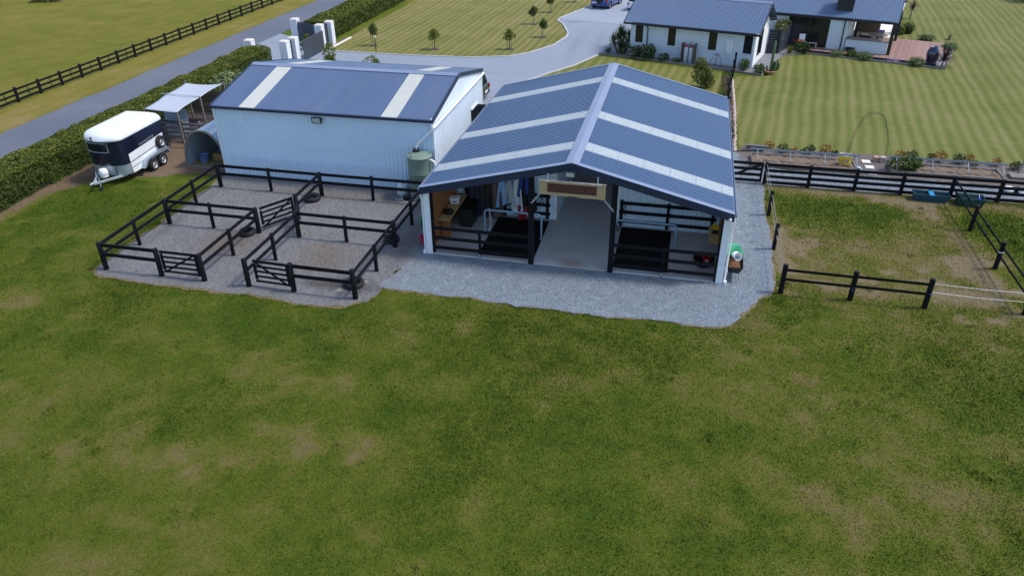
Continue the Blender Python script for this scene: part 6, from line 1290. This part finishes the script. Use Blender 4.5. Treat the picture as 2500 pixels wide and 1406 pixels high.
slats('dark boarded gate between the house corner and the charcoal screen', hp(.12,5.05)[:2], hp(.88,5.3)[:2], .08, 1.85, 8, M['hnavy'], 'side_gate', .5, 'gate')
# ---------------------------------------------------------------- four rail fence, gate, troughs
rf4 = thing('paddock_fence', 'black four rail fence between the small paddock and the vegetable beds', 'fence', (14.2, 10.47, 0))
fx = [14.2, 16.28, 18.42, 20.53, 22.72, 24.79, 26.9, 29.0]
for x in fx: MB().box(x-14.2-.075,x-14.2+.075,-.075,.075,0,1.14).build('post', M['black'], rf4, bev=.008)
for a, b in zip(fx[:-1], fx[1:]):
    for z in (1.05,.76,.46,.16): MB().bar((a-14.2,-.10,z+rng.uniform(-.015,.015)),(b-14.2,-.10,z+rng.uniform(-.015,.015)),.045,.15).build('rail', M['black'], rf4, bev=.005)
gt = thing('farm_gate', 'black four bar timber gate between the stable and the paddock fence', 'gate', (12.2, 10.45, 0))
for z in (1.05,.76,.46,.16): MB().box(0,1.85,-.03,.02,z-.075,z+.075).build('bar', M['black'], gt, bev=.005)
for x in (.05,1.8): MB().box(x-.05,x+.05,.021,.06,.08,1.12).build('stile', M['black'], gt)
MB().bar((.05,-.05,.2),(1.8,-.05,1.05),.035,.11).build('brace', M['black'], gt); MB().tube([(1.85,-.05,.8),(1.95,-.06,.74),(2.0,-.1,.8)],.012,6).build('latch_chain', M['galv'], gt)
def trough(label, x0, x1, y0, y1, h, m, fm):
    cx, cy = (x0+x1)/2, (y0+y1)/2; t = thing('water_trough', label, 'trough', (cx, cy, .0), -.03); a, b = (x1-x0)/2, (y1-y0)/2; i = .75
    mb = MB(); mb.add([(-a*.88,-b*i,0),(a*.88,-b*i,0),(a*.88,b*i,0),(-a*.88,b*i,0),(-a,-b,h),(a,-b,h),(a,b,h),(-a,b,h),(-a+.05,-b+.05,h),(a-.05,-b+.05,h),(a-.05,b-.05,h),(-a+.05,b-.05,h),(-a*.84,-b*i+.04,.1),(a*.84,-b*i+.04,.1),(a*.84,b*i-.04,.1),(-a*.84,b*i-.04,.1)],
        [(3,2,1,0),(0,1,5,4),(1,2,6,5),(2,3,7,6),(3,0,4,7),(4,5,9,8),(5,6,10,9),(6,7,11,10),(7,4,8,11),(8,9,13,12),(9,10,14,13),(10,11,15,14),(11,8,12,15),(12,13,14,15)]); mb.build('shell', m, t, bev=.01)
    mb = MB(); mb.tube([(-a,-b,h),(a,-b,h),(a,b,h),(-a,b,h),(-a,-b,h)],.022,6); mb.build('rim', m, t)
    MB().add([(-a*.94,-b*.9,h*.72),(a*.94,-b*.9,h*.72),(a*.94,b*.9,h*.72),(-a*.94,b*.9,h*.72)],[(0,1,2,3)]).build('water', M['water'], t)
    return t
t = trough('long teal water trough with a bright blue float cover', 20.95, 22.55, 9.78, 10.3, .36, M['teal'], None); MB().box(-.12,.1,-.3,.3,.33,.39).build('float_cover', M['bright'], t, bev=.01); MB().tube([(0,.2,.4),(-.3,.45,.5),(-.5,.6,.35)],.012,6).build('feed_pipe', M['blk'], t)
t = trough('shorter green water trough with a royal blue float ball', 22.82, 24.0, 9.55, 10.2, .40, M['teal2'], None); MB().lathe([(.001,-.07),(.06,-.05),(.08,0),(.06,.05),(.001,.07)],14,(.35,-.05,.34),cap=False).build('float_ball', M['royal'], t, True); MB().cyl((.35,-.05,.4),(.35,.1,.5),.01,n=6).build('float_arm', M['galv'], t)

# ---------------------------------------------------------------- electric rail paddock
def rpost(parent, x, y, o, h=1.22, r=.085): return MB().lathe([(r*1.03,-.05),(r,.1),(r*.97,h-.05),(r*.9,h-.01),(r*.6,h),(.001,h)],14,(x-o[0],y-o[1],0),cap=False).build('post', M['black'], parent, True)
t = thing('rail_fence', 'short black two rail fence at the front of the small paddock', 'fence', (14.2,-.15,0)); o_ = (14.2,-.15)
for x in (14.21,16.7,19.28): rpost(t, x, -.18, o_, 1.24, .10)
for a, b in ((14.21,16.7),(16.7,19.28)):
    for z in (1.06,.66): MB().bar((a-14.2,-.13,z),(b-14.2,-.13,z-.02),.02,.11).build('rail', M['black'], t)
MB().lathe([(.103,.60),(.108,.62),(.103,.64)],14,(2.5,-.03,0),cap=False).build('twine', M['bluetie'], t); MB().tube([(2.5,-.14,.62),(2.47,-.15,.5),(2.49,-.15,.42)],.008,5).build('twine', M['bluetie'], t); MB().lathe([(.103,.62),(.108,.64),(.103,.66)],14,(5.08,-.03,0),cap=False).build('twine', M['bluetie'], t)
for k, z in enumerate((1.02,.66)):
    tt = thing('fence_tape', ('upper' if k == 0 else 'lower')+' white electric tape running right from the end post', 'tape', (19.38,-.15,z)); MB().tube([(0,0,0),(1.6,-.02,-.03),(3.3,-.02,0)],.009,5).build('tape', M['tape'], tt); MB().tube([(3.3,-.02,0),(3.5,-.02,.0)],.02,6).build('insulated_handle', M['redl'], tt)
t = thing('wire_fence', 'black posts with sagging dark lines along the right edge of the gravel', 'fence', (14.17,0,0)); o_ = (14.17,0)
for yv in (3.38,6.75): rpost(t, 14.19, yv, o_, 1.22, .085)
for z in (1.05,.7): MB().tube([(.03,-.15,z),(.03,1.6,z-.06),(.03,3.38,z-.0),(.03,5.0,z-.05),(.03,6.75,z),(.03,8.6,z-.05),(.03,10.4,z)],.016,6).build('line', M['greywood'], t)
t = thing('flexible_rail_fence', 'black posts with two flexible rails on the right of the small paddock', 'fence', (22.7,3.5,0)); o_ = (22.7,3.5)
for yv in (.1,3.5,6.95): rpost(t, 22.7, yv, o_, 1.22, .09)
for z in (1.0,.6):
    for a, b in ((.1,3.5),(3.5,6.95),(6.95,10.4)): MB().bar((.0,a-3.5,z),(.0,b-3.5,z),.02,.10).build('rail', M['black'], t)
    MB().box(-.04,.04,1.8,2.0,z-.07,z+.07).build('joiner', M['black'], t)
MB().lathe([(.092,.75),(.097,.77),(.092,.79)],14,(0,0,0),cap=False).build('white_twine', M['tape'], t)

# ---------------------------------------------------------------- vegetable beds with gutter frames
def bed(label, x0, x1, y0, y1, posts, zt):
    t = thing('raised_bed', label, 'raised bed', (x0, y0, 0)); L, W = x1-x0, y1-y0
    MB().box(0,L,0,.05,0,.22).build('board', M['greywood'], t); MB().box(0,L,W-.05,W,0,.22).build('board', M['greywood'], t); MB().box(0,.05,.05,W-.05,0,.22).build('end_board', M['greywood'], t); MB().box(L-.05,L,.05,W-.05,0,.22).build('end_board', M['greywood'], t)
    mb = MB(); mb.grid(lambda u, v: (.05+(L-.1)*u, .05+(W-.1)*v, .16+.03*math.sin(u*31)*math.sin(v*9)+.02*math.sin(u*77+v*5)), 60, 12); mb.build('soil', M['soil'], t, True)
    MB().extr([(0,-.06,0),(0,.06,0),(0,.055,.07),(0,.045,.07),(0,.045,.01),(0,-.045,.01),(0,-.045,.07),(0,-.055,.07)],(-.15,W*.45,zt),(L+.25,0,0)).build('gutter', M['oldgalv'], t)
    for x in posts:
        mb = MB(); mb.tube([(x-x0,W*.45,zt+.06),(x-x0,W*.45-.12,zt-.05),(x-x0,.08,zt*.55),(x-x0,.03,.05)],.02,6); mb.build('hoop_leg', M['oldgalv'], t, True); mb = MB(); mb.tube([(x-x0,W*.45,zt+.06),(x-x0,W*.45+.12,zt-.05),(x-x0,W-.08,zt*.5),(x-x0,W-.03,.05)],.02,6); mb.build('hoop_leg', M['oldgalv'], t, True)
    MB().cyl((.1,W-.03,.3),(L-.9,W-.03,.28),.012,n=6).build('side_pipe', M['oldgalv'], t)
    return t
bed('raised vegetable bed with metal gutter frame left of the white pavers', 13.7, 18.9, 12.65, 14.15, (13.95,15.6,17.3,19.0-.15), .72)
bed('raised vegetable bed with hooped gutter frame right of the white pavers', 20.6, 25.85, 12.95, 14.25, (20.8,22.5,24.15,25.75), .72)
t = thing('pallet_scraps', 'dark timber scraps piled at the left end of the beds', 'timber', (13.6,15.0,0)); [MB().bar((-.5+.12*k,-.2+.1*k,.1+.07*k),(.9+.05*k,.1-.07*k,.12+.08*k),.14,.05).build('plank', M['greywood'], t) for k in range(4)]; MB().box(-.1,.75,-.1,.4,0,.28).build('dark_box', M['blk'], t, bev=.02)
for k, (x, y_) in enumerate(((19.64,14.5),(19.68,13.72),(19.66,12.86))):
    tag(MB().box(-.22,.22,-.2,.2,0,.05).build('paver', M['paver'], loc=(x,y_,.02), bev=.008), ('white square paver furthest from the black fence','white square paver in the middle of the three','white square paver nearest the black fence')[k], 'paver', 'white pavers between the beds')
t = thing('block_stack', 'two pinkish concrete blocks by the foot of the garden arch', 'blocks', (20.3,14.7,0)); MB().box(-.3,-.02,-.15,.15,0,.3).build('block', M['block'], t, bev=.02); MB().box(.02,.3,-.17,.1,0,.32).build('block', M['stone'], t, bev=.02)
t = thing('garden_arch', 'tall thin wire garden arch on the lawn edge', 'arch', (19.8,15.6,0))
for dy in (-.14,.14): MB().tube([(-.95,dy,0),(-.85,dy,.9),(-.7,dy,1.6)]+[(-.62*math.cos(a),dy,1.75+.6*math.sin(a)) for a in [math.pi*k/10 for k in range(11)]]+[(.75,dy,1.5),(.95,dy,.9),(1.0,dy,0)],.010,6).build('hoop', M['wire'], t, True)
t = thing('hose_coil', 'bright yellow hose heaped in a pale basket', 'hose', (18.35,13.5,.2)); mb = MB(); r_ = random.Random(8)
for k in range(9): mb.tube([((.24+.05*r_.random())*math.cos(a)+.06*math.sin(k),(.2+.04*r_.random())*math.sin(a),.05+.045*k+.04*math.sin(a*2+k)) for a in [j*.524 for j in range(13)]],.026,6)
mb.build('coil', M['yellow'], t, True); MB().tube([(.3*math.cos(a),.26*math.sin(a),.5+.02*math.sin(a*3)) for a in [j*.3927 for j in range(17)]],.015,6).build('basket_rim', M['pvc'], t); MB().lathe([(.2,0),(.27,.28)],16,cap=False).build('basket', M['stone'], t)
t = thing('watering_can', 'grey watering can with hose coil beside the yellow hose', 'watering can', (18.95,12.85,.02)); MB().lathe([(.14,0),(.15,.28),(.12,.32),(.001,.32)],16,cap=False).build('can', M['galv'], t, True); MB().tube([(.12,0,.1),(.3,0,.3),(.36,0,.36)],.02,6).build('spout', M['galv'], t); MB().tube([(-.1,0,.3),(-.2,0,.22),(-.14,0,.08)],.012,6).build('handle', M['galv'], t)
shrub('lush green leafy plant at the left end of the right hand bed', (21.2,13.5,.1), [((0,0,.35),(.75,.5,.4),520),((.5,.1,.4),(.4,.4,.35),240)], M['lf_mid'], .17, cat='vegetables', name='vegetable_plant')
sp = [((15.42,14.95),.34,'lf_dark','dark round shrub at the lawn edge above the left bed'),((16.85,15.2),.32,'lf_dark','dark shrub above the middle of the left bed'),((17.68,15.3),.36,'lf_orange','dry orange shrub above the left bed'),((15.98,15.15),.2,'lf_orange','small orange plant right of the dark round shrub'),((14.75,15.5),.3,'lf_orange','brown orange shrub at the far left of the row'),((16.5,15.25),.16,'lf_mid','tiny green plant left of the second dark shrub'),((18.13,15.2),.18,'lf_dark','tiny dark plant near the arch foot'),
 ((22.0,15.3),.34,'lf_dark','dark shrub above the lush plant, right hand row'),((23.36,15.2),.40,'lf_orange','bright orange shrub above the right bed'),((24.28,15.2),.36,'lf_dark','dark round shrub right of the bright orange one'),((24.85,15.5),.3,'lf_orange','orange shrub right of the second dark round one'),((21.47,15.5),.28,'lf_orange','pale orange shrub nearest the concrete blocks'),((23.1,15.7),.2,'lf_dark','tiny dark plant left of the bright orange shrub'),((26.1,15.3),.28,'lf_orange','orange shrub at the far right of the row'),((25.0,14.95),.2,'lf_mid','small green plant below the row on the right'),((26.9,14.9),.3,'lf_dark','dark shrub by the leaning post at the right')]
for (x, y_), r, m, lb in sp: shrub(lb, (x,y_,0), [((0,0,r*.8),(r,r*.8,r*.8),int(1500*r*r)+40),((.1,.05,r*1.1),(r*.5,r*.5,r*.6),40)], M[m], .10, stems=2)
t = thing('leaning_post', 'grey post leaning at the right end of the vegetable garden', 'post', (26.7,14.0,0)); MB().bar((0,0,0),(.45,.5,1.1),.12,.12).build('post', M['greywood'], t); MB().box(-.4,.6,-.5,.1,0,.16).build('footing', M['greywood'], t, bev=.02)
t = thing('pot_pile', 'jumble of pale bags and dark pots behind the fence at the far right', 'pots', (26.3,11.9,.02)); r_ = random.Random(9)
for k in range(6):
    x, y_ = -.6+.3*k, r_.uniform(-.35,.35)
    if k % 2: MB().lathe([(.1,0),(.15,.25),(.16,.26),(.13,.25),(.001,.2)],14,(x,y_,0),cap=False).build('pot', M['blk'], t, True)
    else: MB().lathe([(.001,0),(.22,.02),(.27,.1),(.2,.2),(.001,.23)],10,(x,y_,0),cap=False).build('bag', M['tape'], t, True)
sheet('garden_soil', rough_poly([(13.2,12.62),(28,12.5),(28,15.6),(20.95,15.75),(13.5,15.5),(13.0,14.9)], .4, .06, 33), .022, M['bark2'])
shrub('dark conifer at the far top right edge of the lawn', (43.6,64.6,0), [((0,0,1.4),(1.6,1.6,1.5),900),((1.2,.5,2.0),(1.4,1.4,1.6),700)], M['lf_dark'], .3, cat='tree', name='conifer')
